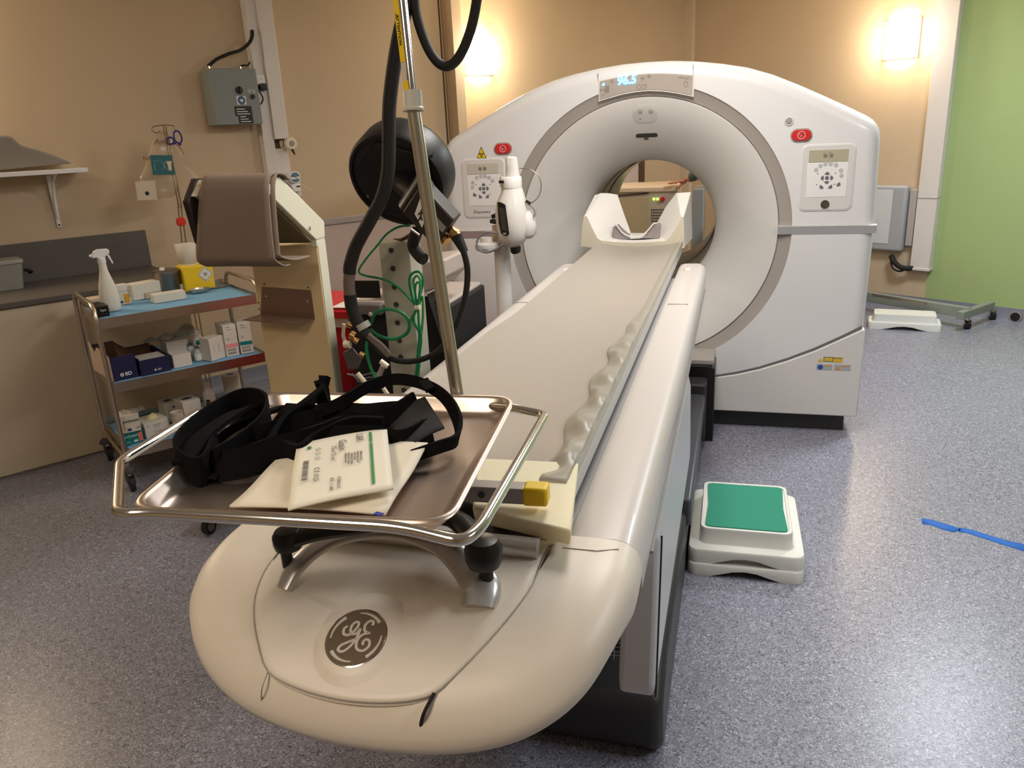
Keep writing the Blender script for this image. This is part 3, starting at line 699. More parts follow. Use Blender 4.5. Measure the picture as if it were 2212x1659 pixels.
M().loft([inset(.004,ZT-.002),inset(0,ZT+.003),inset(.002,ZT+.006),inset(.007,ZT+.006),inset(.010,ZT+.002),inset(.016,ZT-.014),inset(.022,ZT-.020),inset(.032,ZT-.022),inset(.09,ZT-.0225,.06),inset(.16,ZT-.0225,.02)],caps='end').build('pan',STEEL,tr,smooth=60)
# clamp joining the frame to the pole
M().tube([P1.lerp(PB,.25),TR(1050,880,ZT-.012)],.007,10).build('clamp_arm',CHROME,tr)
# ---- sterile packets
def sheet(name,pts,z0,label,mt,th=.003,curl=.006,**k):
    """pts: 4 image corners (TL,TR,BR,BL)"""
    c=[TR(u,v,z) for (u,v),z in zip(pts,z0)]
    def fn(a,b):
        p=(c[0]*(1-a)+c[1]*a)*(1-b)+(c[3]*(1-a)+c[2]*a)*b
        return p+UP*(curl*(sin(a*PI)*.5+.5*sin(3.1*a+5*b)*sin(PI*b)))
    o=M().grid(fn,14,14).build(name,mt,None,solid=th,**T(label,'packet')); return o,c,fn
sheet('sterile_packet',[(640,958),(924,958),(833,1112),(496,1094)],[ZT-.004,ZT+.006,ZT-.010,ZT-.010],'large plain cream sterile packet lying under the printed gauze packet',mat('packet_cream',rgb(228,218,196),.6))
po_,c4,fn=sheet('gauze_packet',[(642,962),(836,927),(850,1056),(622,1102)],[ZT+.016,ZT+.022,ZT+.006,ZT+.006],'printed cream gauze packet with green stripe on top of the plain packet',mat('packet_cream2',rgb(234,226,206),.6),curl=.004)
ux=(c4[3]-c4[0]).normalized(); uy=(c4[1]-c4[0]).normalized()
L=(c4[3]-c4[0]).length; Wd=(c4[1]-c4[0]).length
def pk(a,b,h=.0030): return V(fn(a,b))+UP*h      # a across (left->right), b down
GRN=mat('print_green',rgb(70,140,80),.6)
def band(a0,a1,b0,b1,mt,nm='print'):
    M().grid(lambda i,j:pk(a0+(a1-a0)*i,b0+(b1-b0)*j),2,10).build(nm,mt,po_)
band(.795,.825,.05,.22,GRN,'green_stripe'); band(.795,.825,.235,.92,GRN,'green_stripe')
def ptext(s,size,a,b,mt=GREYINK):
    M().text(s,size,pk(a,b,.0036),ux,uy,ext=.0001).build('print',mt,po_)
INKG=mat('print_grey',rgb(110,108,100),.6)
ptext('L&R',.013,.69,.13,INKG); ptext('Gazin',.014,.50,.22,INKG); ptext('7.5 x 7.5 cm',.0085,.41,.33,INKG)
for i,(s,b) in enumerate((('Mullkompressen',.43),('Compresses de gaze',.44),('Gauze Swabs',.42),('Compresas de gasa',.45),('Compresse di garza',.44),('Gazekompressen',.43))): ptext(s,.0042,.70-.032*i,b,INKG)
ptext('STERILE EO',.006,.47,.80,INKG); ptext('REF  11 604',.0065,.40,.80,INKG)
ptext('C E  0123',.009,.24,.60,INKG); 
for k in range(3): M().tube([pk(.245,.22+.075*k,.0036)+ux*.0032*cos(t)+uy*.0032*sin(t) for t in [2*PI*j/12 for j in range(12)]],.0003,4,closed=True).build('print',INKG,po_)
for i in range(4): ptext('Lohmann  Rauscher  International  GmbH',.0032,.13-.014*i+.02,.52,INKG)
band(.125,.165,.12,.17,GRN,'green_mark')
M().strip([TR(810,1108,ZT+.0012),TR(826,1112,ZT+.0012)],.006,.001,V((.3,1,0))).build('blue_mark',mat('blue_print',rgb(50,60,150),.6),None,**T('tiny dark blue tab at the lower edge of the cream packet','mark'))
# ---- black hook-and-loop straps
vs=thing('restraint_strap','tangle of black hook-and-loop straps lying in the steel tray','strap',(-.5,.95,ZT-.02))
def sp(P,w,th=.004,wd=UP,nm='band',tw=None):
    pts=catmull([TR(u,v,z) for u,v,z in P],6); M().strip(pts,w,th,wd).build(nm,VELCRO,vs,smooth=30)
Z0=ZT-.018
sp([(470,960,Z0+.02),(440,1020,Z0+.015),(395,1008,Z0+.02),(385,975,Z0+.03),(430,925,Z0+.035),(500,880,Z0+.04),(548,868,Z0+.045),(580,885,Z0+.04),(570,925,Z0+.03),(520,970,Z0+.02),(470,1000,Z0+.02)],.045)
sp([(395,1000,Z0+.028),(440,940,Z0+.04),(510,892,Z0+.045),(560,876,Z0+.045)],.03,.006,V((1,.7,.2)))
sp([(430,960,Z0+.02),(440,1005,Z0+.012),(520,1000,Z0+.02),(600,975,Z0+.025),(660,960,Z0+.03),(740,930,Z0+.03)],.042,.006,V((.2,.6,1)))
sp([(560,985,Z0+.015),(590,930,Z0+.03),(640,890,Z0+.04),(690,850,Z0+.05),(702,842,Z0+.055)],.05,.006,V((.8,.2,.9)))
sp([(560,960,Z0+.02),(660,925,Z0+.025),(740,925,Z0+.02),(800,930,Z0+.02),(850,915,Z0+.03),(905,880,Z0+.04)],.05,.007,V((.1,.7,1)))
sp([(610,975,Z0+.02),(650,990,Z0+.02),(690,960,Z0+.025),(760,930,Z0+.03),(830,930,Z0+.03)],.04,.008,UP)
sp([(690,890,Z0+.045),(740,868,Z0+.055),(790,838,Z0+.065),(845,820,Z0+.07),(895,824,Z0+.07),(940,842,Z0+.065),(972,872,Z0+.05),(990,915,Z0+.03),(985,950,Z0+.02),(950,965,Z0+.02),(890,985,Z0+.015)],.017,.006,V((.2,.5,1)))
sp([(930,842,Z0+.068),(915,822,Z0+.075)],.014,.006,V((1,0,0)),nm='strap_end')
for P_,w_,d_ in (([(405,985,Z0+.012),(470,940,Z0+.02),(540,905,Z0+.02),(600,880,Z0+.02)],.04,(.7,.7,.1)),([(500,985,Z0+.006),(590,955,Z0+.012),(680,930,Z0+.018),(760,905,Z0+.02)],.055,(.2,1,.25)),([(600,900,Z0+.02),(660,905,Z0+.03),(720,900,Z0+.035),(800,905,Z0+.03),(880,900,Z0+.02)],.05,(.1,1,.6)),([(640,960,Z0+.02),(720,950,Z0+.03),(800,950,Z0+.03),(870,960,Z0+.02),(930,930,Z0+.02)],.04,(.1,.8,.8))): sp(P_,w_,.006,V(d_))
# broad elastic panel
c=[TR(*p) for p in ((815,925,Z0+.02),(918,858,Z0+.055),(960,925,Z0+.03),(862,990,Z0+.012))]
M().grid(lambda a,b:(c[0]*(1-a)+c[1]*a)*(1-b)+(c[3]*(1-a)+c[2]*a)*b+UP*(.006*sin(a*PI)),8,8).build('elastic_panel',mat('charcoal_elastic',rgb(40,37,36),.85,bump=.3,bscale=700),vs,solid=.003)
sp([(400,1018,Z0+.012),(430,1026,Z0+.008),(470,1030,Z0+.006)],.010,.002,V((0,1,.3)),nm='buckle_edge')
# ---- white foam pad with steel bar and yellow cap
FB=[pz(1030,988,1.055),pz(1250,998,1.05),pz(1234,1146,1.045),pz(1020,1096,1.05)]
FOAMZ=0
fo=M(); up=[p for p in FB]; dn_=[p-UP*.028+ (sum(FB,V((0,0,0)))/4-p)*.03 for p in FB]
fo.loft([dn_,up]).build('foam_pad',mat('translucent_foam',rgb(236,226,190),.5,sss=.5),None,bevel=.004,**T('translucent off-white gel pad lying across the table tail under the steel bar','pad'))
f0=pz(1010,1058,1.075); f1=pz(1135,1064,1.075)
ax=(f1-f0).normalized(); ay=UP.cross(ax)
sb=thing('support_bar','short grey square steel bar with a yellow end cap resting on the gel pad','bar',f0)
fb=Fr(f0,ax,ay,UP); Lb=(f1-f0).length
M(fb).box(-.03,Lb,-.014,.014,-.014,.012).build('bar',mat('grey_bar',rgb(150,146,146),.35,metal=.5),sb,bevel=.002)
M(fb).box(Lb-.002,Lb+.036,-.016,.016,-.016,.014).build('end_cap',YEL,sb,bevel=.005,seg=3,label='yellow plastic end cap')
h=fb((Lb*.28,-.0142,.0)); M(Fr(h,ax,UP,ay*-1)).prism(circ(.0055,14),-.001,.002).build('bolt_hole',GDARK,sb)
# ---- cloth at the end of the mat
def cl(a,b): 
    p0=pz(1060,1105,1.01);p1=pz(1180,1135,1.012);p2=pz(1172,1180,1.0);p3=pz(1068,1178,1.0)
    p=(p0*(1-a)+p1*a)*(1-b)+(p3*(1-a)+p2*a)*b; return p+UP*(.008+.006*sin(9*a+4*b))
M().grid(cl,16,10).build('grey_cloth',mat('dark_taupe_cloth',rgb(120,110,100),.8),None,solid=.002,**T('folded grey-brown cloth tucked between the gel pad and the silver end bar','cloth'))
# ================================================================ SUPPLY TROLLEY
TO=V((-2.83,2.88,0)); tx=V((.643,.766,0)); ty=V((-.766,.643,0)); TW,TD=.74,.50
_r=R(3); tx,ty=tx*cos(_r)+ty*sin(_r),ty*cos(_r)-tx*sin(_r)
tf=Fr(TO,tx,ty,UP)
ZS=(.86,.545,.205)
tro=thing('supply_trolley','three-shelf stainless steel trolley with curved tube frame and blue paper liners','trolley',tf((TW/2,TD/2,0)))
POL=mat('polished_steel',rgb(210,198,182),.30,metal=1)
for i,z in enumerate(ZS):
    sh=M(tf).box(0,TW,0,TD,z-.006,z-.002).box(0,TW,-.002,0,z-.045,z+.004).box(0,TW,TD,TD+.002,z-.045,z+.03).box(-.002,0,0,TD,z-.045,z+.010).box(TW,TW+.002,0,TD,z-.045,z+.010).build('shelf',POL,tro)
    ln=M(tf).grid(lambda a,b:(.008+(TW-.016)*a,.004+(TD-.012)*b,z+.0005+.0015*sin(17*a+5*b)*sin(9*b)),30,12).build('paper_liner',BLUEP,sh,solid=.0008)
for x in (-.016,TW+.016):
    P=[(x,-.012,.13),(x,-.012,.93),(x,TD+.012,.93),(x,TD+.012,.13)]
    M(tf).tube(fillet(P,.09,8),.0115,14).build('side_frame',POL,tro,smooth=60)
    M(tf).tube([(x,-.012,.16),(x,TD+.012,.16)],.009,10).build('side_rail',POL,tro)
for x,y in ((-.016,-.012),(-.016,TD+.012),(TW+.016,-.012),(TW+.016,TD+.012)):
    g=tf.at(x,y,0)
    c=M(g).lathe([(.012,.13),(.020,.125),(.036,.105),(.036,.098),(.012,.098)],16).build('caster',mat('grey_rubber',rgb(70,68,68),.6),tro)
    M(g).box(-.018,-.012,-.03,.02,.04,.11).box(.012,.018,-.03,.02,.04,.11).build('fork',mat('grey_rubber',(1,1,1)),c)
    M(g).cyl((-.011,-.01,.038),(.011,-.01,.038),.038,18).build('wheel',mat('dark_rubber',rgb(40,38,38),.6),c)
# ---- helpers for things on the shelves
def S(u,v,z): p=pz(u,v,z)-TO; return p.dot(tx),p.dot(ty)
def ctn(name,label,x,y,z,w,d,h,mt,rot=0,cat='box',group=None,open_=False,parent=None):
    """carton, front-left corner at x,y in trolley frame"""
    g=tf.at(x,y,z).rz(rot); t=thing(name,label,cat,g((w/2,d/2,0)),group)
    m=M(g)
    if open_:
        t_=.003; m.box(0,w,0,t_,0,h).box(0,w,d-t_,d,0,h*1.1).box(0,t_,0,d,0,h*1.08).box(w-t_,w,0,d,0,h*1.05).box(0,w,0,d,0,t_)
    else: m.box(0,w,0,d,0,h)
    m.build('carton',mt,t,bevel=.0012)
    return t,g
def cp_(name,label,bl,br,tl,z,d,mt,**k):
    """carton whose front-face bottom corners sit at the given image points on shelf height z"""
    a=pz(*bl,z); b=pz(*br,z); ex=(b-a); w=ex.length; ex.normalize(); ey=UP.cross(ex); 
    h=pn(*tl,a,ey).z-z; 
    rot=math.atan2(ex.dot(ty),ex.dot(tx)); l=a-TO
    t,g=ctn(name,label,l.dot(tx),l.dot(ty),z,w,d,h,mt,rot=rot,**k); return t,g,w,h
def pr(t,g,s,size,x,z,mt=INK,side='front',d=0,**k):
    if side=='front': M().text(s,size,g((x,-.0007,z)),g.ex,g.ez,ext=.0002,**k).build('lettering',mt,t)
    elif side=='top': M().text(s,size,g((x,z,d+.0004)),g.ex,g.ey,ext=.0002,**k).build('lettering',mt,t)
    elif side=='vert': M().text(s,size,g((x,-.0007,z)),-g.ez,g.ex,ext=.0002,**k).build('lettering',mt,t)
def patch(t,g,x0,x1,z0,z1,mt,nm='printed_patch'): M(g).box(x0,x1,-.0006,.001,z0,z1).build(nm,mt,t)
CW=mat('white_carton',rgb(222,214,200),.6); CW2=mat('grey_white_carton',rgb(205,196,184),.65); NAVY=mat('navy_carton',rgb(34,34,72),.5); KRAFT=mat('brown_board',rgb(110,84,58),.8)
PINKB=mat('salmon_print',rgb(235,120,105),.5); TEAL=mat('teal_print',rgb(20,125,125),.5); VIO=mat('violet_print',rgb(60,60,150),.5); AMB=mat('amber_print',rgb(215,160,50),.5)
def bottle(name,label,x,y,z,prof,mt,cat='bottle',group=None,cap=None,capm=None):
    g=tf.at(x,y,z); t=thing(name,label,cat,g((0,0,0)),group)
    M(g).lathe([(.001,0)]+prof,22).build('body',mt,t,smooth=50)
    if cap: M(g).lathe(cap,18).build('cap',capm or WHITE,t,smooth=50)
    return t,g
# ---- TOP SHELF
z=ZS[0]+.003
x,y=S(243,672,z)
g=tf.at(x,y+.01,z); sp_=thing('spray_bottle','tall white spray bottle at the left front corner of the trolley top','spray bottle',g((0,0,0)))
def ell(a,b,zz,n=24): return [(a*cos(2*PI*k/n),b*sin(2*PI*k/n),zz) for k in range(n)]
M(g).loft([ell(.040,.028,0),ell(.045,.032,.006),ell(.045,.032,.05),ell(.043,.031,.09),ell(.036,.028,.13),ell(.024,.022,.175),ell(.018,.018,.20),ell(.0165,.0165,.235)]).build('body',mat('frosted_white',rgb(230,224,208),.4,sss=.2),sp_,smooth=60)
M(g).lathe([(.018,.232),(.019,.236),(.019,.256),(.012,.262)],18).build('collar',WHITE,sp_)
M(g).prism([(-.040,.262),(-.036,.276),(-.028,.292),(-.010,.300),(.034,.298),(.040,.290),(.038,.276),(.020,.266),(.014,.256),(-.014,.256),(-.020,.262)],-.013,.013,'y').build('spray_head',WHITE,sp_,bevel=.003)
M(g).tube(catmull([(.026,0,.276),(.034,0,.262),(.042,0,.238),(.046,0,.226)],4),[.006,.006,.006,.0055,.005,.005,.0045,.004,.004,.004,.004,.0035,.003],8).build('trigger',WHITE,sp_)
M(g).cyl((-.048,0,.272),(-.036,0,.274),.007,12).build('nozzle',WHITE,sp_)
t,g,w,h=cp_('swab_carton','small white carton with an amber square print just right of the spray bottle',(256,660),(285,655),(255,617),z,.06,CW)
patch(t,g,w*.5,w*.9,.006,h*.52,AMB); patch(t,g,w*.2,w*.4,.008,.020,VIO); patch(t,g,.0,w,h*.62,h*.72,CW2)
pr(t,g,'COATED',.014,w*.92,h*.6,INK,'vert')
t,g=ctn('tape_dispenser','low dark box at the left end of the trolley top behind the tube handle',.006,.05,z,.05,.15,.050,BLACK); pr(t,g,'Opti',.014,.025,.03,WHITE)
t,g,w,h=cp_('compress_carton','white carton behind the flat box in the middle of the trolley top',(290,650),(353,638),(286,616),z,.09,CW)
t,g,w,h=cp_('flat_box','flat white box at the front edge of the trolley top',(335,656),(403,645),(333,638),z,.07,CW)
# gauze packs pile behind
for i,(u,v,w,d,h,rr_,lab_) in enumerate(((262,617,.09,.12,.03,.3,'crumpled paper packs at the back left of the trolley top, under the folded leaflet'),(280,600,.13,.10,.045,.1,'stack of beige paper packs leaning behind the middle cartons'),(275,590,.09,.05,.075,-.35,'folded upright paper leaflet at the back of the trolley top'),(150,632,.10,.10,.035,.15,'cream paper pack behind the low dark box'))):
    x,y=S(u,v,z); ctn('paper_pack',lab_,max(x,.02),min(y,TD-d-.02),z,w,d,h,mat('kraft_paper',rgb(196,180,156),.8),rot=rr_ if rr_>0 else 0,cat='paper pack')
# pale carton along the back
ctn('long_carton','long orange-brown edged carton lying along the back edge of the trolley top',.10,TD-.055,z,.18,.045,.075,mat('brown_carton',rgb(176,120,76),.7))
# septine bottle
x,y=S(362,636,z); t,g=bottle('antiseptic_bottle','white and teal antiseptic bottle standing upright on the trolley top',x,y+.02,z,[(.023,.001),(.025,.006),(.025,.095),(.018,.112),(.012,.116),(.012,.122)],WHITE,cap=[(.013,.118),(.013,.138),(.010,.142),(.001,.142)])
M(g).lathe([(.0255,.02),(.0255,.092)],22,caps=False).build('wrap_label',mat('teal_white_label',rgb(190,215,208),.5),t)
M(g).loft([[(.0258*cos(a),.0258*sin(a),h) for a in [R(225+4*k) for k in range(12)]] for h in (.045,.09)],caps=False,closed=False).build('teal_band',TEAL,t,solid=.0004)
M().text('septine',.020,g((-.008,-.0275,.055)),-g.ez*-1,-g.ex,ext=.0002).build('lettering',TEAL,t)
# steel drum
x,y=S(350,622,z); t,g=bottle('steel_drum','round stainless steel canister behind the antiseptic bottle',x-.012,min(y+.08,TD-.07),z,[(.062,.001),(.064,.004),(.064,.105),(.067,.108),(.067,.125),(.062,.128)],STEELD,cat='canister')
M(g).lathe([(.0,.118),(.060,.118),(.060,.129)],24,caps=False).build('lid',STEELD,t)
M(g).box(.055,.075,-.015,.015,.05,.10).build('latch',CHROME,t,bevel=.002)
# sharps bin
x,y=S(384,625,z); xb,yb=x,min(y,TD-.13)
g=tf.at(xb,yb,z); sb_=thing('sharps_bin','yellow sharps bin with white biohazard diamond on the trolley top, under the drape','sharps bin',g((.09,.05,0)))
M(g).box(0,.165,0,.12,0,.14).build('bin_body',YEL,sb_,bevel=.012,seg=3)
M(g).loft([[(.005+.16*(.5+.5*cos(t)*1.0)*.62,.06+.055*sin(t),h) for t in [2*PI*k/20 for k in range(20)]] for h in (.12,.145)]).build('bin_lid',mat('cream_lid',rgb(236,222,180),.5),sb_)
M(g).loft([[(.055+.052*s_*cos(t),.06+.052*s_*sin(t),h) for t in [2*PI*k/20 for k in range(20)]] for s_,h in ((.85,.14),(.9,.20),(1.05,.25))],caps=False).build('funnel_bag',mat('white_paper_cone',rgb(220,208,190),.8),sb_,solid=.001)
d=g((.118,-.001,.085)); 
M(Fr(d,g.ex,g.ey,UP)).prism([(-.042,0),(0,-.042),(.042,0),(0,.042)],-.0012,0,'y').build('diamond_sticker',PAPER,sb_)
M(Fr(d,g.ex,g.ey,UP)).tube([(-.036,-.0014,0),(0,-.0014,-.036),(.036,-.0014,0),(0,-.0014,.036)],.0014,4,closed=True).build('diamond_border',INK,sb_)
w=M(Fr(d,g.ex,g.ey,UP)); 
for k in range(3): 
    a=PI/2+k*2*PI/3; w.tube([(.007*cos(a)+.006*cos(t),-.0014,.007*sin(a)+.006*sin(t)) for t in [a+.7+5.0*j/10 for j in range(11)]],.0013,5)
w.build('biohazard_mark',INK,sb_)
pr(sb_,g,'ISO',.016,.150,.045,WHITE)
# pump jar
x,y=S(421,625,z); t,g=bottle('pump_jar','small jar with a clear conical pump top in front of the yellow sharps bin',x,y+.02,z,[(.024,.001),(.026,.004),(.026,.028),(.022,.032)],mat('pale_lilac',rgb(200,198,215),.4),cat='jar',cap=[(.023,.031),(.018,.045),(.012,.048),(.010,.075),(.004,.092),(.001,.092)],capm=mat('clear_white',rgb(230,228,222),.3))
# kidney dish
x,y=S(400,640,z); g=tf.at(x+.03,y+.02,z)
t=thing('kidney_dish','shallow steel dish holding a small pack on the trolley top','dish',g((.06,.03,0)))
M(g).loft([[(.06+.058*s_*cos(a),.03+.032*s_*sin(a)-.012*s_*cos(a)**2,h) for a in [2*PI*k/24 for k in range(24)]] for s_,h in ((1.05,.022),(1.0,.022),(.8,.003),(.2,.002))],caps='end').build('bowl',POL,t,smooth=60)
M(g).box(.035,.075,.005,.03,.004,.020).build('small_pack',CW,t)
x,y=S(455,625,z); M(tf.at(x-.02,y,z+.002)).prism([(0,0),(.10,.0),(.135,.03),(.10,.06),(.01,.05)],0,.004).build('steel_scoop',STEELD,None,bevel=.001,**T('flat dark steel scoop lying right of the kidney dish on the trolley','scoop'))
# ---- MIDDLE SHELF
z=ZS[1]+.003
def hollow(t,g,w,d,h,mt): pass
t,g,w,h=cp_('needle_carton','large open navy carton with torn top at the left of the middle shelf',(247,825),(300,813),(232,775),z,.32,NAVY,open_=True)
M(g).box(.003,w-.003,.003,.317,.003,.006).build('inner_board',KRAFT,t)
M(g).prism([(.0,0),(.32,0),(.32,h*1.3),(.29,h*1.2),(.24,h*.9),(.18,h*1.2),(.06,h*1.15),(0,h)],-.003,-.001,'x').build('torn_side',mat('white_board',rgb(215,190,170),.7),t)
M(g).box(.0032,.0045,.004,.316,.01,h*1.04).box(w-.0045,w-.0032,.004,.316,.01,h*1.02).box(.004,w-.004,.3155,.3168,.01,h*1.06).build('inner_board',KRAFT,t)
pr(t,g,'BD',.024,w*.62,.026,WHITE,bold=.0006)
M(g).prism(circ(.009,16,w*.36,.026),-.0007,.001,'y').build('logo_dot',WHITE,t)
cx_=w*.36; M(g).prism([(cx_-.007,.022),(cx_,.031),(cx_+.007,.022),(cx_+.004,.022),(cx_,.026),(cx_-.004,.022)],-.0012,.001,'y').build('logo_mark',NAVY,t)
t,g,w,h=cp_('syringe_carton','lower open navy carton right of the torn navy carton on the middle shelf',(306,813),(371,799),(300,780),z,.32,NAVY,open_=True)
M(g).box(.006,w-.006,.02,.16,.04,h-.008).build('wrapped_contents',CW2,t)
M(g).box(.004,w-.004,.3155,.3168,.01,h*1.08).build('inner_board',KRAFT,t)
pr(t,g,'BD',.014,w*.62,.018,WHITE); M(g).prism(circ(.005,14,w*.48,.018),-.0007,.001,'y').build('logo_dot',WHITE,t)
cp_('glove_carton','white open carton between the navy cartons and the small vials',(377,796),(416,788),(371,769),z,.09,CW)
cp_('dressing_carton','taller white carton with torn plastic behind the front white carton on the middle shelf',(366,782),(412,772),(352,742),z,.10,CW2)
o1=pz(360,782,z)-TO; 
cr_=lambda a,b:(o1.dot(tx)-.06+.26*a,o1.dot(ty)+.02+.16*b,z+.095+.02*sin(3*a+4*b)+.016*sin(13*a)*cos(9*b)+.035*a)
M(tf).grid(cr_,20,14).build('plastic_wrap',mat('clear_film',rgb(200,190,175),.2,alpha=.5),None,solid=.0006,**T('crumpled clear plastic wrapping over the cartons at the back of the middle shelf','wrapping'))
GLASS=mat('vial_glass',rgb(215,222,222),.08,alpha=.6)
for i,(u,v) in enumerate(((431,780),(416,773))):
    x,y=S(u,v,z)
    t,g=bottle('glass_vial',('small glass vial with a white label, front one of the pair' if i==0 else 'small clear glass vial without label, rear one of the pair'),x,y+.01,z,[(.018,.001),(.019,.003),(.019,.048),(.011,.060),(.010,.068)],GLASS,cat='vial',group='glass vials on the middle shelf',cap=[(.012,.066),(.012,.078),(.001,.078)],capm=STEELD)
    if i==0: M(g).lathe([(.0194,.008),(.0194,.040)],22,caps=False).build('label_wrap',PAPER,t)
x,y=S(437,768,z); t,g=bottle('saline_bottle','white plastic bottle with green print behind the glass vials',x,y+.03,z,[(.026,.001),(.028,.004),(.028,.085),(.016,.108),(.011,.112),(.011,.118)],WHITE,cap=[(.012,.115),(.012,.135),(.001,.135)])
M(g).loft([[(.0283*cos(a),.0283*sin(a),h) for a in [R(230+4*k) for k in range(16)]] for h in (.06,.085)],caps=False,closed=False).build('green_print',TEAL,t,solid=.0004)
t,g,w,h=cp_('drug_carton','small white carton with vertical fine print left of the tall cartons on the middle shelf',(458,781),(489,770.5),(452,732),z,.07,CW); pr(t,g,'Chlorure de sodium',.0055,w*.6,h*.5,GREYINK,'vert'); pr(t,g,'10 mg / ml',.0045,w*.3,h*.5,GREYINK,'vert')
for i,(bl_,br_,tl_,c_,w_) in enumerate((((491,771.6),(518,766),(483,704),mat('pink_print',rgb(240,150,150),.5),'pink'),((521,765),(549,761),(512,699),TEAL,'teal'))):
    t,g,w,h=cp_('catheter_carton',f'tall white carton with a {w_} stripe at the right end of the middle shelf',bl_,br_,tl_,z,.12,CW,group='tall catheter cartons')
    patch(t,g,.002,w-.002,h*.28,h*.40,c_,'stripe'); pr(t,g,'GTIN',.009,w*.35,h*.93); pr(t,g,'BD Plastipak',.006,w*.45,h*.85,GREYINK); pr(t,g,'50',.012,w*.3,h*.55,GREYINK)
    q_=M(g)
    for k in range(14): q_.box(w*.12+w*.05*k,w*.12+w*.05*k+.0008+.0006*(k%3),-.0006,.001,h*.06,h*.14)
    for k in range(14): q_.box(w*.12+w*.05*k,w*.12+w*.05*k+.0012,-.0006,.001,h*.17,h*.24)
    q_.build('barcode',INK,t,kind='stuff')
# ---- BOTTOM SHELF
z=ZS[2]+.003
t,g,w,h=cp_('teal_glove_box','teal glove box with salmon square under the white glove box, bottom shelf',(270,963.6),(312,953),(265,937.6),z,.11,TEAL); pr(t,g,'polysem',.020,w*.40,h*.68,WHITE); pr(t,g,'100',.012,w*.2,h*.2,WHITE); patch(t,g,w*.76,w*.97,h*.12,h*.85,PINKB); patch(t,g,w*.5,w*.7,h*.14,h*.3,WHITE)
h1=h
t,g,w,h=cp_('white_glove_box','white glove box standing on the teal glove box, left of the bottom shelf',(265,937.6),(306,929),(257,901),z+h1+.001,.10,CW); pr(t,g,'polysem',.022,w*.55,h*.66,INK,bold=.0003); pr(t,g,'100',.015,w*.85,h*.2,GREYINK); patch(t,g,w*.30,w*.5,h*.08,h*.24,VIO); patch(t,g,w*.12,w*.18,h*.15,h*.6,AMB)
M(g).grid(lambda a,b:(.01+.11*a,.01+.08*b,h+.002+.008*abs(sin(9*a+3*b))),10,8).build('torn_film',mat('clear_film',(1,1,1)),t)
t,g,w,h=cp_('printed_carton','large white carton with a crumpled yellow glove poking out on the bottom shelf',(317,948),(369,932),(308,917),z,.13,CW); pr(t,g,'L',.020,w*.15,h*.78,GREYINK); pr(t,g,'Latex gloves',.008,w*.5,h*.75,GREYINK); pr(t,g,'powder free',.006,w*.5,h*.6,GREYINK); pr(t,g,'CE  0123',.010,w*.5,h*.3,GREYINK)
M(g).grid(lambda a,b:(w*.3+.06*a,.03+.05*b,h+.001+.022*sin(PI*a)*sin(PI*b)*(1+.4*sin(14*a+9*b))),12,12).build('crumpled_glove',mat('pale_yellow_latex',rgb(225,215,160),.5),t)
for i,(bl_,br_,tl_,dd,lb) in enumerate((((362,915),(392,907),(352,874),.11,'tall cream box with an oval opening behind the paper cups, left of its twin'),((404,925),(441,914),(399,869),.11,'tall cream box with an oval opening between the paper cups and the bottle'))):
    t,g,w,h=cp_('tissue_box',lb,bl_,br_,tl_,z,dd,CW,group='tall cream boxes on the bottom shelf')
    M(g).loft([[(w*.5+w*.28*cos(a),dd*.5+.020*sin(a),h+k) for a in [2*PI*j/20 for j in range(20)]] for k in (.0003,.0012)]).build('oval_opening',mat('slate_print',rgb(80,84,92),.6),t)
    patch(t,g,w*.55,w*.9,h*.72,h*.80,VIO) if i==0 else patch(t,g,w*.4,w*.75,h*.08,h*.16,INK)
x,y=S(389,930,z)
for i in range(6):
    M(tf.at(x,y,z+.008*i)).lathe([(.022,0),(.029,.060),(.031,.061),(.031,.064),(.027,.062),(.021,.004)],24,caps=False).build('paper_cup',mat('cup_white',rgb(222,208,188),.6),None,solid=.0006,**T('white paper cup nested in the upright stack on the bottom shelf','cup','stack of paper cups'))
x,y=S(458,893,z); t,g=bottle('mouthwash_bottle','glossy white bottle with yellow and black label in front of the paper roll',x,y,z,[(.030,.001),(.032,.005),(.032,.105),(.028,.128),(.018,.145),(.016,.155)],WHITE,cap=[(.018,.15),(.017,.185),(.001,.185)])
vw=(V((0,0,0))-TO).normalized(); a0=math.atan2(vw.dot(ty),vw.dot(tx))
M(g).loft([[(.0324*cos(a),.0324*sin(a),h) for a in [a0-R(42)+R(4)*k for k in range(11)]] for h in (.060,.090)],caps=False,closed=False).build('black_patch',INK,t,solid=.0005)
def around(s,size,ang,h,mt_): 
    d=tx*cos(ang)+ty*sin(ang); e=UP.cross(d)
    M().text(s,size,g((0,0,h))+d*.0336,e,UP,ext=.0003).build('lettering',mt_,t)
around('TFD',.015,a0-R(20),.075,AMB); around('Mouth',.015,a0+R(28),.073,INK)
t,g,w,h=cp_('printed_bag','white printed pack with a yellow dot in front of the mouthwash bottle, bottom shelf',(446,912),(480,902),(442,890),z,.03,CW); M(g).prism(circ(.006,12,w*.75,h*.7),-.0007,.001,'y').build('yellow_dot',YEL,t)
M(g).tube([(w*.35+.012*cos(PI/3*k),-.001,h*.5+.012*sin(PI/3*k)) for k in range(6)],.0008,5,closed=True).build('hexagon',GREYINK,t)
x,y=S(508,872,z)
t=thing('paper_roll','white paper towel roll with blue core at the right end of the bottom shelf','paper roll',tf((x,y,z)))
M(tf.at(x,y,z)).lathe([(.016,.0),(.047,.0),(.047,.175),(.016,.175),(.016,.0)],30,caps=False).build('roll',mat('tissue',rgb(214,204,188),.9,bump=.4,bscale=300),t)
M(tf.at(x,y,z)).lathe([(.017,.173),(.017,.177),(.001,.177)],20).build('core_cap',mat('core_blue',rgb(60,100,180),.5),t)
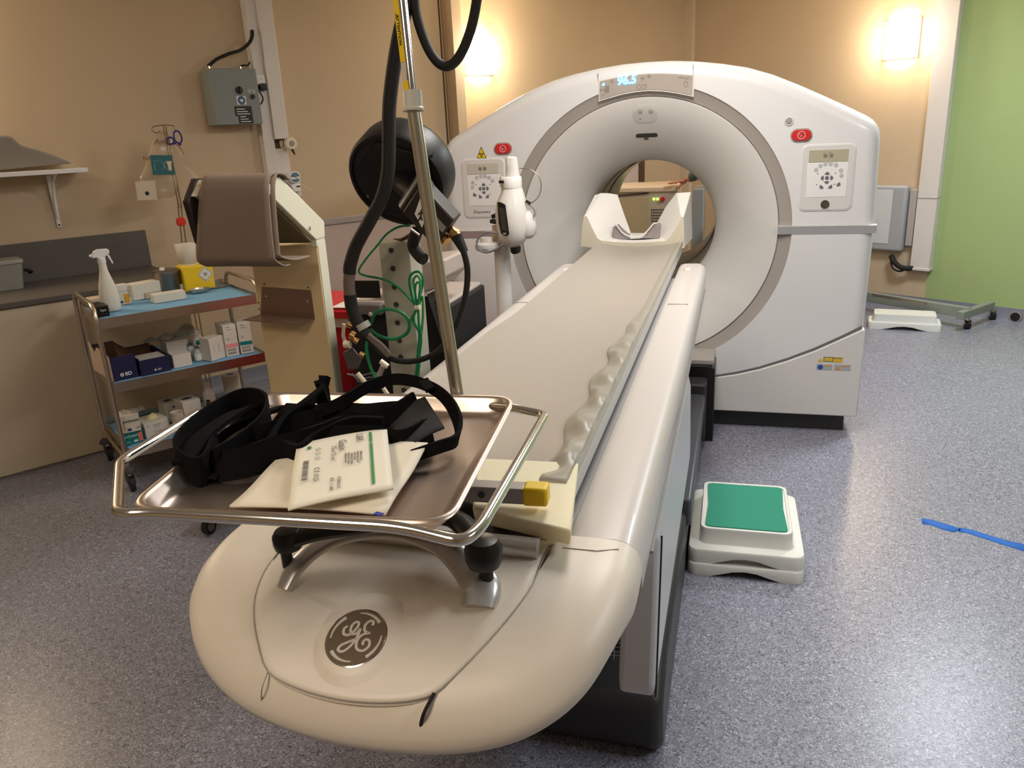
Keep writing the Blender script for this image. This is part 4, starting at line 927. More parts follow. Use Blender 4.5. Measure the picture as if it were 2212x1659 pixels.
# ================================================================ LEFT WALL: worktop, shelf, box, pipes
cabR=-4.61
p0=lrz(pz(184,986,0)); p1=lrz(on_left(312,497)); 
Lend=lrz(pn(312,497,rp(0,RW+.02),RD))[0]
WT=.905
CABM=mat('cream_cabinet_panel',rgb(206,190,164),.55); DKW=mat('dark_taupe_worktop',rgb(92,86,80),.5)
cb=thing('base_cabinet','cream cupboard unit under the dark worktop against the left wall','cabinet',rp(-.9,(RW+cabR)/2,0))
M(RM).box(-2.6,Lend-.01,RW+.01,cabR-.02,0.0,WT-.03).build('body',CABM,cb)
M(RM).box(-2.6,Lend-.01,cabR-.018,cabR,0.012,WT-.035).build('front_panel',CABM,cb,bevel=.002)
wt=thing('worktop','dark taupe worktop with tall upstand along the left wall','worktop',rp(-.9,RW+.3,WT-.03))
M(RM).box(-2.6,Lend+.005,RW+.01,cabR+.02,WT-.03,WT).build('slab',DKW,wt,bevel=.003)
bs=lrz(pn(312,497,rp(0,RW+.02),RD))[2]
M(RM).box(-2.6,Lend+.005,RW+.002,RW+.02,WT,bs).build('upstand',DKW,wt,bevel=.002)
# plastic tub on the worktop, at the left edge
a=lrz(pz(48,612,WT)); g=Fr(rp(a[0]-.26,max(a[1]-.02,RW+.15),WT+.001),LD,-RD,UP)
tb=thing('storage_tub','translucent grey lidded tub on the dark worktop at the left edge','tub',g((.13,0,0)))
M(g).loft([[(x_*s_+.13,y_*s_-.02,h) for x_,y_ in rrect(.25,.18,.03)] for s_,h in ((.85,0),(1,.14))]).build('tub_body',mat('frosted_grey',rgb(150,148,140),.4,alpha=.9),tb)
M(g).loft([[(x_*s_+.13,y_*s_-.02,h) for x_,y_ in rrect(.26,.19,.03)] for s_,h in ((1.0,.138),(1.02,.146),(1.0,.160))]).build('lid',mat('lid_grey',rgb(160,156,148),.45),tb,bevel=.003)
M(g).tube(catmull([(.265,-.02,.09),(.29,-.03,.085),(.30,-.02,.075),(.285,-.01,.07)],4),.008,8).build('latch',BLACKM,tb)
# wall shelf + bracket + grey cushion wedge
sz=lrz(on_left(189,362,.28))[2]
e=lrz(pn(189,362,rp(0,RW+.25),RD)); SZ=e[2]
ws=thing('wall_shelf','white wall shelf holding the grey wedge cushion at upper left','shelf',rp(e[0]-.6,RW+.13,SZ))
M(RM).box(-1.6,e[0],RW+.001,RW+.25,SZ-.024,SZ).build('board',WHITE,ws,bevel=.002)
bx=lrz(pn(105,380,rp(0,RW+.02),RD))[0]
M(RM).box(bx-.012,bx+.012,RW+.001,RW+.012,SZ-.33,SZ-.024).build('bracket_plate',WHITE,ws,bevel=.003)
M(RM).box(bx-.012,bx+.012,RW+.001,RW+.20,SZ-.034,SZ-.024).build('bracket_arm',WHITE,ws,bevel=.002)
M(RM).tube(catmull([(bx,RW+.19,SZ-.034),(bx,RW+.10,SZ-.07),(bx,RW+.045,SZ-.15),(bx,RW+.012,SZ-.28)],6),.009,8).build('bracket_curve',WHITE,ws)
M(RM).cyl((bx,RW+.010,SZ-.315),(bx,RW+.016,SZ-.315),.006,10).build('screw',GDARK,ws)
cu=[(-10,357),(158,353),(140,345),(110,333),(80,323),(48,315),(38,307),(28,296),(15,292),(-10,291)]
cq=[lrz(pn(u,v,rp(0,RW+.20),RD)) for u,v in cu]
sec=[(a,max(SZ+.001,z)) for a,_,z in cq]; sec[0]=(sec[0][0]-.25,SZ+.001); sec[-1]=(sec[-1][0]-.25,sec[-1][1])
M(RM).loft([[(a,r_,z) for a,z in sec] for r_ in (RW+.03,RW+.20)]).build('wedge_cushion',mat('grey_cushion',rgb(140,132,120),.6,bump=.15),None,bevel=.012,seg=3,**T('grey wedge-shaped positioning cushion on the white wall shelf','cushion'))
# grey electrical enclosure
A=pn(451,148,rp(0,RW+.16),RD); B=pn(545,152,rp(0,RW+.16),RD); C_=pn(468,270,rp(0,RW+.16),RD)
la,lb=lrz(A)[0],lrz(B)[0]+.02; zt,zb_=lrz(A)[2],lrz(C_)[2]
EN=mat('enclosure_grey',rgb(128,132,128),.45,noise=.05)
en=thing('power_enclosure','grey steel electrical box with rotary knob and stickers mounted on the left wall','electrical box',rp((la+lb)/2,RW+.08,zb_))
M(RM).box(la,lb,RW+.001,RW+.135,zb_,zt).build('housing',EN,en,bevel=.003)
M(RM).box(la-.004,lb+.004,RW+.137,RW+.158,zb_-.002,zt+.002).build('door',EN,en,bevel=.004)
fe=Fr(rp(la,RW+.158,zb_),LD,-RD,UP)   # x right along wall, y into wall
wE=lb-la; hE=zt-zb_
def circy(m,x,z,r,y0,y1,n=20): return m.prism(circ(r,n,x,z),y0,y1,'y')
kb=circy(M(fe),wE*.58,hE*.62,.022,-.014,0).build('rotary_knob',BLACK,en,bevel=.003)
M(fe).box(wE*.58-.004,wE*.58+.004,-.026,-.012,hE*.62-.020,hE*.62+.020).build('grip',BLACK,kb,bevel=.002)
circy(M(fe),wE*.86,hE*.50,.014,-.012,0).build('push_button',BLACK,en,bevel=.003)
s=M(fe).box(wE*.77,wE*.93,-.001,0,hE*.56,hE*.63).build('label_plate',mat('plate_grey',rgb(170,168,162),.5),en)
M(fe).prism([(wE*.82,hE*.567),(wE*.88,hE*.567),(wE*.85,hE*.622)],-.0018,0,'y').build('plate_triangle',GREYINK,s)
s=M(fe).box(wE*.50,wE*.70,-.001,0,hE*.36,hE*.51).build('manual_sticker',PAPER,en)
circy(M(fe),wE*.60,hE*.435,wE*.085,-.0018,0).build('blue_disc',mat('sticker_blue',rgb(50,90,130),.5),s)
M(fe).prism([(wE*.56,hE*.44),(wE*.60,hE*.40),(wE*.645,hE*.43),(wE*.62,hE*.46),(wE*.60,hE*.44),(wE*.585,hE*.465)],-.0025,0,'y').build('book_symbol',PAPER,s)
for x0,x1,y0,y1 in ((.42,.80,.15,.33),(.48,.80,.01,.15)):
    s=M(fe).box(wE*x0,wE*x1,-.001,0,hE*y0,hE*y1).build('rating_plate',BLACK,en)
    q_=M(fe)
    for k in range(3):
        q_.box(wE*(x0+.04),wE*(x1-.05-.05*k),-.0016,0,hE*(y0+.03+.045*k)*1,hE*(y0+.043+.045*k))
    q_.build('plate_print',PAPER,s,kind='stuff')
for fx in (.10,.78):
    s=M(RM).cyl((la+wE*fx,RW+.07,zt),(la+wE*fx,RW+.07,zt+.022),.014,8).build('cable_gland',CHROME,en)
def onw(u,v,d=.07): return pn(u,v,rp(0,RW+d),RD)
M().tube(catmull([rp(la+wE*.10,RW+.07,zt+.02),onw(468,128,.08),onw(495,116,.09),onw(520,108,.09),onw(538,93,.09),onw(545,78,.09),onw(545,66,.075)],7),.0105,10).build('black_conduit',BLACKM,None,**T('thick black cable curving from the grey electrical box up to the white trunking','cable'))
M().tube(catmull([rp(la+wE*.78,RW+.07,zt+.02),onw(525,141,.08),onw(535,141,.08),onw(540,134,.075)],6),.005,8).build('thin_cable',BLACKM,None,**T('thin short black cable on top of the grey electrical box','cable'))
# socket and plug on the trunking
f=Fr(onw(563,172,.072),LD,-RD,UP); s=thing('wall_socket','round white wall socket on the trunking beside the grey electrical box','socket',f.o)
M(f).prism(rrect(.055,.055,.006),-.006,0,'y').build('socket_plate',WHITE,s,bevel=.001); M(f).prism(circ(.021,20),-.008,0,'y').build('socket_face',WHITE,s,bevel=.002)
for a_,b_ in ((-.009,0),(.009,0),(0,.011)): M(f).prism(circ(.0028,8,a_,b_),-.0086,0,'y').build('pin_hole',INK,s)
f=Fr(onw(564,189,.072),LD,-RD,UP); s=thing('mains_plug','black mains plug with looping lead in the trunking socket','plug',f.o)
M(f).prism(rrect(.05,.045,.018),-.045,0,'y').build('plug_body',BLACK,s,bevel=.006,seg=3)
M().tube(catmull([f((-.02,-.03,.0)),onw(552,186,.10),onw(560,198,.12),onw(568,212,.10),onw(564,224,.09),onw(556,226,.08)],6),.0045,8).build('plug_lead',BLACKM,s)
# round valve and vacuum gauge on the pipe chase
f=Fr(onw(626,310,.10),LD,-RD,UP); s=thing('gas_outlet','round cream gas outlet with short hanging lead on the open trunking','gas outlet',f.o)
M(f).prism(circ(.040,24),-.03,.01,'y').build('outlet_body',IV,s,bevel=.006,seg=3); M(f).prism(circ(.018,20),-.036,0,'y').build('outlet_ring',mat('outlet_grey',rgb(150,140,124),.4),s)
M(f).tube([(.0,-.02,-.035),(.012,-.02,-.06),(.016,-.02,-.075)],[.011,.008,.005],8).build('hanging_lead',GDARK,s)
for k in range(3): M().tube(catmull([onw(604+3*k,304,.02),onw(606+2*k,314,.05),onw(612+3*k,322,.05),f((-.02,0,-.01))],4),.004,6).build('hose_stub',IV,s)
f=Fr(onw(635,383,.13),LD,-RD,UP); s=thing('vacuum_gauge','round blue-faced vacuum gauge on the wall above the beige stand','gauge',f.o)
M(f).prism(circ(.040,28),-.02,.02,'y').build('gauge_case',WHITE,s,bevel=.004); M(f).prism(circ(.033,28),-.0215,0,'y').build('dial',mat('dial_blue',rgb(90,120,140),.4),s)
M(f).prism(rrect(.05,.03,.008,cy=-.0) if 0 else [(-.030,-.012),(.030,-.012),(.030,.004),(-.030,.004)],-.0222,0,'y').build('dial_band',WHITE,s)
M(f).tube([(-.016,-.0235,.010),(.016,-.0235,-.008)],.0018,6).build('needle',INK,s)
M(f).box(-.028,.032,-.02,.02,-.095,-.045).build('gauge_block',WHITE,s,bevel=.004); M(f).box(.0,.028,-.0215,0,-.066,-.056).build('gauge_print',INK,s)
M(f).box(-.05,.05,.02,.128,-.13,.03).build('gauge_bracket',PVC,s)
for u0,v0,u1,v1 in ((655,350,640,395),(640,392,672,410)): M().tube([onw(u0,v0,.05),onw(u1,v1,.03)],.0012,5).build('thin_line',IV,s)
# ---------------------------------------------------------------- drip stand on the worktop end, scissors, bag
dsb=pn(352,560,rp(0,RW+.32),RD); lw_=lrz(dsb)[0]
def dp_(u,v,d=.32): return pn(u,v,rp(0,RW+d),RD)
ds=thing('hook_stand','thin metal stand with two top hooks and a red clip behind the trolley','stand',dp_(395,600))
SM=mat('brass_brown_steel',rgb(150,128,100),.3,metal=.9)
M().tube([dp_(353,271),dp_(387,450)],.0042,8).tube([dp_(358,271),dp_(393,450)],.0042,8).build('upper_rods',SM,ds)
ft=dp_(405,540)
for k,(u0,u1) in enumerate(((386,391),(392,400))):
    bt_=dp_(u1+3,530); M().tube([dp_(u0-2,440),bt_,V((bt_.x,bt_.y,0.03))],.0035,8).build('lower_rod',SM,ds)
M().tube(catmull([dp_(346,283),dp_(340,287),dp_(333,285),dp_(328,280),dp_(331,274),dp_(342,271.5),dp_(355,270)],5),.0028,8).build('hook',SM,ds)
M().tube(catmull([dp_(355,270),dp_(372,271),dp_(377,274),dp_(378,282)],5),.0028,8).build('hook',SM,ds)
M(Fr(dp_(391,479),LD,-RD,UP)).prism(rrect(.052,.052,.020),-.014,.014,'y').build('red_clip',mat('clip_red',rgb(215,50,30),.4),ds,bevel=.004,label='red clip')
ftp=dp_(399,530); M(Fr(V((ftp.x,ftp.y,0)),EX,(0,1,0),UP)).lathe([(.11,0),(.11,.012),(.02,.03),(.012,.05)],24).build('foot',STEELD,ds)
# scissors
sc=thing('scissors','blue-handled scissors hanging from the right hook of the stand','scissors',dp_(380,300,.34))
SB=mat('scissor_blue',rgb(50,44,120),.35)
def loop(cu,cv,ru,rv,t0): return [dp_(cu+ru*cos(t)*cos(t0)-rv*sin(t)*sin(t0),cv+ru*cos(t)*sin(t0)+rv*sin(t)*cos(t0),.34) for t in [2*PI*k/24 for k in range(24)]]
M().tube(loop(384,296,8,14,-.35),.0050,8,closed=True).tube([dp_(386,310,.34),dp_(391,313,.34)],.006,8).build('handle',SB,sc)
M().tube(loop(368,304,7.5,7.5,0),.0050,8,closed=True).tube([dp_(372,311,.34),dp_(380,309,.34)],.006,8).build('handle',SB,sc)
M().tube([dp_(381,311,.34),dp_(395,327,.34),dp_(399,338,.34)],[.006,.0045,.0015],6,flat=.4).build('blade',CHROME,sc); M().tube([dp_(383,311,.335),dp_(394,325,.335),dp_(396,334,.335)],[.005,.004,.0015],6,flat=.4).build('blade',CHROME,sc)
# clear bag
bo=[(334,290),(322,330),(312,360),(302,385),(300,415),(306,425),(330,432),(352,428),(374,425),(386,405),(390,370),(383,335),(372,305),(358,285)]
cc=dp_(345,370,.30)
def bag(scale,off): return [cc+(dp_(u,v,.30)-cc)*scale+RD*off+RD*.006*sin(u*.5+v*.3) for u,v in bo]
bg_=thing('clear_bag','clear plastic bag with a teal label hanging from the left hook of the stand','bag',cc)
FILM=mat('bag_film',rgb(190,168,140),.12,alpha=.42,bump=.9,bscale=40)
rgs=[catmull(bag(.02,.035),3,True),catmull(bag(.5,.035),3,True),catmull(bag(.85,.022),3,True),catmull(bag(1,.0),3,True),catmull(bag(.85,-.018),3,True),catmull(bag(.5,-.022),3,True),catmull(bag(.02,-.022),3,True)]
M().loft(rgs).build('film',FILM,bg_)
fb_=Fr(dp_(351,356,.345),LD,-RD,UP)
s=M(fb_).prism([(-.062,-.052),(.062,-.060),(.062,.050),(-.060,.058)],-.001,.001,'y').build('teal_label',mat('teal_label',rgb(25,95,100),.4),bg_,label='teal printed label')
M(fb_).tube([(-.005,-.002,-.03),(.02,-.002,.02)],.0014,5).tube([(-.005,-.002,.02),(.02,-.002,-.03)],.0014,5).tube([(-.045,-.002,-.03),(-.045,-.002,.025),(-.02,-.002,.025)],.0014,5).build('label_print',mat('label_print_pale',rgb(150,190,185),.5),s)
M(fb_).prism([(.030,-.035),(.046,-.035),(.050,.0),(.055,.018),(.022,.018),(.028,0)],-.002,.0,'y').build('torso_symbol',mat('symbol_cream',rgb(220,190,150),.5),s)
fc=Fr(dp_(317,410,.345),LD,-RD,UP); s=M(fc).prism([(-.06,-.055),(.05,-.06),(.055,.05),(-.055,.05)],-.001,.001,'y').build('white_label',mat('dull_white',rgb(205,188,165),.6),bg_)
M(fc).prism(circ(.012,12,-.002,-.02),-.002,.0,'y').build('black_spot',INK,s)
M().text('Arm',.045,dp_(348,306,.345),LD,UP,ext=.0003,shear=.3).build('marker_writing',mat('marker_brown',rgb(110,75,50),.6),bg_)
M().text('NRS',.035,dp_(321,342,.345),LD,UP,ext=.0003).build('marker_writing',mat('marker_brown',(1,1,1)),bg_)
# translucent film trailing to the right
def trail(a,b): 
    u=385+70*a+10*b; v=325+75*a*a+35*b+ (45*a)
    return dp_(u,v,.26+.02*sin(7*a+5*b))
M().grid(trail,14,6).build('clear_sheet',mat('sheet_film',rgb(225,205,180),.2,alpha=.22),None,**T('thin translucent plastic sheet trailing from the stand down behind the brown drape','sheet'))
# ================================================================ BEIGE STAND WITH DRAPE
STC=mat('lit_cream_enamel',rgb(230,202,152),.5,noise=.03,nscale=6); STW=mat('ivory_enamel',rgb(224,220,196),.4)  # yellow light on the cream front is put into its colour; side stays pale
sd_=thing('equipment_stand','tall beige metal column stand with slanted head, draped in brown cloth','stand',(-1.72,2.78,0))
X0,X1,Y0,Y1=-1.885,-1.578,2.75,2.815
M().box(X0,X1,Y0,Y1,.10,1.215).build('column',STC,sd_,bevel=.004)
M().box(X1,X1+.0025,Y0+.003,Y1-.002,.10,1.225).build('side_trim',STW,sd_)
M().box(-2.17,-1.53,2.70,2.95,.075,.12).box(-2.20,-2.08,2.50,3.00,.07,.115).box(-1.60,-1.50,2.50,3.00,.07,.115).build('base_frame',mat('base_grey',rgb(120,110,100),.5),sd_,bevel=.01)
for x,y in ((-2.15,2.54),(-1.55,2.54),(-2.15,2.96),(-1.55,2.96)):
    c=M().cyl((x-.013,y,.036),(x+.013,y,.036),.036,18).build('caster',mat('dark_rubber',(1,1,1)),sd_); M().cyl((x-.0145,y,.036),(x+.0145,y,.036),.022,14).build('hub',mat('hub_grey',rgb(130,120,112),.5),c)
GP=[px(u,v,X1+.004) for u,v in ((605,382),(701,478),(705,512),(684,519),(583,421),(575,420),(590,382))]
GP=[(p.y,p.z) for p in GP]; GP[2]=(2.815,GP[2][1]); 
for xx in (X1-.022,X0): M().prism(GP,xx,xx+.026,'x').build('gusset',STW,sd_,bevel=.004)
M().box(X1-.021,X1+.0015,2.746,2.813,1.21,1.27).build('gusset_foot',STW,sd_)
M().box(X0+.01,X1-.01,2.475,2.53,1.40,1.475).build('head_bar',STC,sd_,bevel=.004)
M(Fr((X1+.0045,2.70,1.285),EX,(0,1,0),UP)).lathe([(.008,-.002),(.008,.003),(.003,.004)],12,Fr((0,0,0),(0,1,0),(0,0,1),(1,0,0))).build('screw',CHROME,sd_)
arc=[(2.50+.26*k/12,1.485-.20*k/12+.055*sin(PI*k/12)) for k in range(12)]
M().loft([[(x,y,z) for x in (X0-.03,X1-.012)] for y,z in arc],caps=False,closed=False).build('padded_top',BLACKM,sd_,solid=.016)
M().prism([(2.43,1.42),(2.50,1.495),(2.58,1.47),(2.62,1.38),(2.46,1.26)],X0-.03,X0-.002,'x').build('head_side',mat('brown_black',rgb(48,34,30),.5),sd_,bevel=.006)
M().prism([(2.735,1.225),(2.749,1.225),(2.50,1.42),(2.47,1.41)],X0+.01,X1-.02,'x').build('inner_panel',mat('inner_olive',rgb(110,100,70),.7),sd_)
# L bracket
def fp(u,v,y=Y0-.002): return py(u,v,y)
q4=[fp(566,619),fp(672,627),fp(680,690),fp(563,680)]
BK=mat('brown_steel',rgb(150,125,108),.35,metal=.8)
M().loft([[p+V((0,-.002,0)) for p in q4],[p+V((0,.002,0)) for p in q4]]).build('bracket_plate',BK,sd_,bevel=.001)
a,b=q4[3],q4[2]
M().loft([[a+UP*h,b+UP*h,b+V((-.02,-.10,h)),a+V((-.02,-.10,h))] for h in (0,.003)]).build('bracket_ledge',BK,sd_)
for u,v in ((575,640),(664,651)): p=fp(u,v,Y0-.005); M(Fr(p,EX,UP,(0,-1,0))).prism(circ(.004,10),-.001,.002).build('bracket_screw',CHROME,sd_)
for u,v in ((571,614),(666,621),(558,654),(560,668)): p=fp(u,v,Y0-.001); M(Fr(p,EX,UP,(0,-1,0))).prism(circ(.003,8),-.001,.001).build('hole',INK,sd_)
# brown drape over the head
DR_=mat('brown_grey_drape',rgb(146,128,112),.85,bump=.2,bscale=350)
def drape(name,x0,x1,yf,label,zb,kick,mt,sh=0):
    prof=[(2.58,1.475),(2.55,1.494),(2.51,1.500),(yf+.02,1.495),(yf,1.465),(yf-.01,1.42),(yf-.02,1.32),(yf-.025,1.24),(yf-.02,zb+.03),(yf+kick*.4,zb+.004),(yf+kick,zb)]
    pr_=[(p.x,p.y) for p in catmull([V((a,b,0)) for a,b in prof],4)]; n=len(pr_)-1
    def fn(a,b):
        i=int(round(a*n)); y,z=pr_[i]; f=max(0,(1.48-z)/.30)
        x=x0+(x1-x0)*b; x-=(1-b)*f*.055; x+=b*f*sh
        return (x,y-.004*sin(b*7+f*2)*f,z)
    return M().grid(fn,n,12).build(name,mt,None,solid=.006,smooth=60,**T(label,'drape'))
drape('brown_drape',-1.840,-1.566,2.455,'brown cloth drape hanging over the head of the beige stand, outer layer',1.175,.07,DR_,.0)
drape('inner_drape',-1.82,-1.558,2.480,'inner layer of the brown drape curling back under the slanted head of the stand',1.185,.18,DR_,.0)
# red waste bin behind
rb=thing('waste_bin','red waste bin with white label behind the beige stand','bin',(-1.83,3.25,0))
zt_=py(745,672,3.1).z
M().loft([[(-1.86+x_*s_,3.28+y_*s_,h) for x_,y_ in rrect(.44,.36,.04)] for s_,h in ((.85,.0),(1,zt_-.03))]).build('bin_body',mat('bin_red',rgb(190,18,40),.35),rb)
M().loft([[(-1.86+x_*s_,3.28+y_*s_,h) for x_,y_ in rrect(.47,.39,.05)] for s_,h in ((1.0,zt_-.03),(1.02,zt_),(.96,zt_+.018),(.9,zt_+.018))]).build('lid',mat('bin_red_lid',rgb(215,35,55),.35),rb)
M().box(-1.74,-1.655,3.084,3.40,zt_+.0185,zt_+.0195).build('lid_label',PAPER,rb)
M().loft([[(-1.86+x_*s_,3.28+y_*s_,h) for x_,y_ in rrect(.455,.375,.045)] for s_,h in ((1.0,zt_-.075),(1.02,zt_-.03))],caps=False).build('bag_edge',mat('pale_bag',rgb(205,190,180),.5),rb)
# ================================================================ DETECTOR ARM: drilled post + black drum head
ALU=mat('anodised_post',rgb(186,182,164),.42,metal=.25,noise=.04)
pt=thing('drilled_post','square grey-green metal post with a column of round holes behind the table','post',(-1.0,2.245,0))
PX0,PX1,PY0=-1.052,-.95,2.2
M().box(PX0,PX1,PY0,PY0+.09,.03,1.293).build('post',ALU,pt,bevel=.003)
M().box(PX0-.012,PX1+.012,PY0-.012,PY0+.10,.03,.60).build('lower_sleeve',ALU,pt,bevel=.004)
M().box(-1.35,-.82,2.0,2.6,.0,.05).build('floor_plate',GDARK,pt,bevel=.01)
for u,v in ((845,541),(849,580),(852,620),(856,658),(859,697),(863,736),(866,771)):
    p=py(u,v,PY0); f=Fr((p.x,PY0,p.z),EX,UP,(0,-1,0)); M(f).lathe([(.0095,-.001),(.0095,.0012),(.0072,.0012),(.0072,.0008)],16,caps=False).build('hole_rim',STEELD,pt)
    M(f).prism(circ(.0072,14),-.001,.0009).build('hole',GDARK,pt)
p=py(872,843,PY0-.012); M(Fr((p.x,PY0-.012,p.z),EX,UP,(0,-1,0))).prism(circ(.0085,16),-.001,.001).build('hole',GDARK,pt)
# drum head
dh=thing('detector_head','black round drum-shaped instrument head tilted above the drilled post','instrument head',(-1.0,2.3,1.3))
C0=py(866,378,2.25); ax_=(V((-.06,-.86,-.42))).normalized()
sx_=ax_.cross(UP).normalized(); sy_=sx_.cross(ax_)
fd=Fr(C0,sx_,sy_,ax_)
M(fd).lathe([(.02,-.075),(.135,-.075),(.152,-.065),(.156,-.05),(.156,.03),(.150,.04),(.142,.04),(.140,.03),(.02,.03)],48).build('drum',mat('satin_black',rgb(32,28,26),.42),dh,smooth=50)
M(fd).prism([(.13*cos(PI/3*k+.3),.13*sin(PI/3*k+.3)) for k in range(6)],.028,.040).build('face_plate',BLACKM,dh,bevel=.006)
for a_ in (3.5,5.9,4.5): M(fd.at(.118*cos(a_),.118*sin(a_),.04)).lathe([(.005,0),(.005,.004)],10).build('screw',STEELD,dh)
for a_ in (2.3,2.6): M(fd.at(.148*cos(a_),.148*sin(a_),.03)).cbox((0,0,0),(.03,.006,.014)).build('vent_slot',INK,dh)
# pivot + sensor box
b0=py(905,430,2.13); b1=py(965,495,2.10); bx_=(b1-b0).normalized(); by_=V((0,-1,-.15)).normalized(); bz_=bx_.cross(by_).normalized(); 
fb2=Fr(b0.lerp(b1,.5),bx_,by_,bz_); Ls=(b1-b0).length
M(fb2).box(-Ls*.62,Ls*.55,-.035,.035,-.052,.052).build('sensor_box',mat('sensor_black',rgb(44,38,34),.45),dh,bevel=.005)
M(fb2).cyl((-Ls*.62,-.005,-.052),(-Ls*.62,-.005,.052),.036,20).build('pivot',BLACK,dh)
M().tube([C0+ax_*.02,b0+V((0,.03,0))],.04,16).build('neck',BLACK,dh)
fs=Fr(py(913,456,2.08),(fb2.ex),fb2.ez if fb2.ez.z>0 else -fb2.ez,UP)
sq=[py(896,462,2.085),py(908,428,2.085),py(926,455,2.085),py(912,492,2.085)]
s=M().loft([[p+V((0,-.0015,0)) for p in sq],[p+V((0,.0015,0)) for p in sq]]).build('sticker',PAPER,dh,label='white diamond sticker with walking figure')
mp=lambda u,v: py(u,v,2.082)
M().tube([mp(911,458),mp(908,470),mp(902,478)],.0022,5).tube([mp(909,468),mp(912,476)],.0022,5).tube([mp(903,464),mp(911,456),mp(916,465)],.0018,5).tube([mp(912,452),mp(910,462)],.0035,6).tube([mp(913,449),mp(914,451)],.003,8).build('walking_figure',INK,s)
M(fb2).box(Ls*.1,Ls*.5,-.0365+.07,.0365,-.02,.0).build('type_plate',mat('plate_silver',rgb(150,146,140),.4),dh)
for (u,v,u2,v2) in ((952,506,966,522),(972,494,990,512)):
    M().tube([py(u,v,2.09),py(u2,v2,2.08)],[.013,.014],12).build('brass_fitting',BRASS,dh)
    M().tube([py(u+6,v+8,2.088),py(u2-3,v2-3,2.082)],.0165,6).build('brass_nut',BRASS,dh)
M().tube(catmull([py(900,500,2.12),py(892,530,2.15),py(905,552,2.14),py(916,560,2.13)],4),.018,10).build('clamp_lever',BLACKM,dh)
M().tube([py(890,495,2.12),py(908,508,2.12)],.010,10).build('ground_stud',CHROME,dh)
M().tube([py(895,505,2.22),py(868,518,2.24),py(850,516,2.25)],[.02,.012,.003],8,flat=.4).build('top_lever',mat('rust_brown',rgb(90,50,34),.5),dh)
# hoses and leads
def pp(P,y): return [py(u,v,y) for u,v in P]
hs_=thing('hanging_hose','thick black hose hanging from the ceiling in front of the black drum','hose',py(760,600,2.0))
_h=py(890,-60,2.0)
M().tube(catmull([V((_h.x+.10,_h.y+.05,2.75)),V((_h.x+.06,_h.y+.02,2.4))]+pp([(890,-60),(880,0),(862,80),(850,150),(841,230),(840,310),(838,370),(826,425),(800,475),(770,530),(757,570),(755,590)],2.0),6),.0185,14).build('hose',mat('braided_black',rgb(26,22,20),.6,bump=.3,bscale=800),hs_)
M().tube(catmull(pp([(755,588),(754,615),(756,640)],2.0),5),.0165,14).build('grey_sleeve',mat('grey_brown_sleeve',rgb(110,96,88),.4),hs_)
M().tube(catmull(pp([(756,636),(760,665),(772,695),(790,725)],2.0),5),.0185,14).build('lower_hose',mat('braided_black',(1,1,1)),hs_)
M().tube(pp([(779,707),(792,700)],1.985)+[],.022,12).build('hose_clip',mat('clip_grey',rgb(180,178,165),.4),hs_) if 0 else M().tube(pp([(781,698),(788,710)],2.0),.0215,16).build('hose_clip',mat('clip_grey',rgb(180,178,165),.4),hs_)
M().tube(catmull(pp([(790,722),(812,752),(838,772),(875,781),(915,775),(950,755),(980,715),(1003,650),(1010,590),(1002,545),(990,515)],2.02),6),.0085,10).build('thin_lead',BLACKM,hs_)
M().tube(catmull(pp([(789,722),(815,745),(840,770)],2.0),5),.007,8).tube(catmull(pp([(796,722),(825,745),(842,765)],1.99),5),.006,8).build('grey_leads',mat('grey_brown_sleeve',(1,1,1)),hs_)
M().tube(pp([(985,508),(1004,545)],2.05),[.017,.011],12).build('strain_relief',BLACKM,hs_)
_a,_b=py(905,-60,2.0),py(1036,-60,2.0)
M().tube(catmull([V((_a.x+.11,_a.y+.02,2.75)),V((_a.x+.03,_a.y,2.35))]+pp([(905,-60),(895,-10),(903,45),(925,105),(950,138),(975,140),(998,112),(1018,60),(1030,0),(1036,-60)],2.0)+[V((_b.x+.05,_b.y,2.4)),V((_b.x+.06,_b.y,2.75))],7),.0125,12).build('hose_loop',mat('braided_black',(1,1,1)),None,**T('black hose loop hanging from the ceiling in front of the left lamp','hose'))
GR=mat('green_wire',rgb(20,130,80),.45); GYW=mat('green_yellow_wire',rgb(70,150,70),.45)
gw_=thing('earth_wires','green earth wires looped and tied beside the drilled post','wires',py(900,850,2.15))
def wire(P,r=.0042,y=2.13,m_=GR,nm='wire'): M().tube(catmull(pp(P,y),5),r,7).build(nm,m_,gw_)
wire([(886,487),(862,490),(836,505),(815,530),(790,560),(775,585),(788,595),(830,604),(862,622),(888,648),(902,665)],.0034)
wire([(800,700),(812,676),(840,668),(868,676),(884,695),(880,718),(858,731),(835,731),(815,724),(800,712)],.0055,2.12,GR)
wire([(802,720),(792,745),(795,775),(805,805),(815,820)],.005,2.12)
wire([(898,665),(890,640),(884,605),(892,590),(906,588),(914,605),(908,635),(900,660)],.004,2.12)
wire([(900,665),(896,630),(893,605),(902,596),(909,610),(906,640),(902,662)],.004,2.11,GYW)
wire([(902,664),(907,625),(905,610),(898,615),(897,640),(901,662)],.0035,2.10)
wire([(901,663),(893,690),(906,720),(903,760),(900,800),(893,840),(886,870)],.0045,2.12)
wire([(903,663),(905,700),(910,730),(906,770)],.004,2.11)
wire([(903,663),(912,640),(914,680),(909,730),(904,770),(898,810)],.004,2.12,GYW)
wire([(884,697),(895,675),(901,664)],.004,2.12,GYW)
wire([(903,755),(905,790),(895,830),(888,862)],.005,2.12)
M().tube(pp([(897,664),(907,664)],2.10),.008,8).build('cable_tie',IV,gw_)
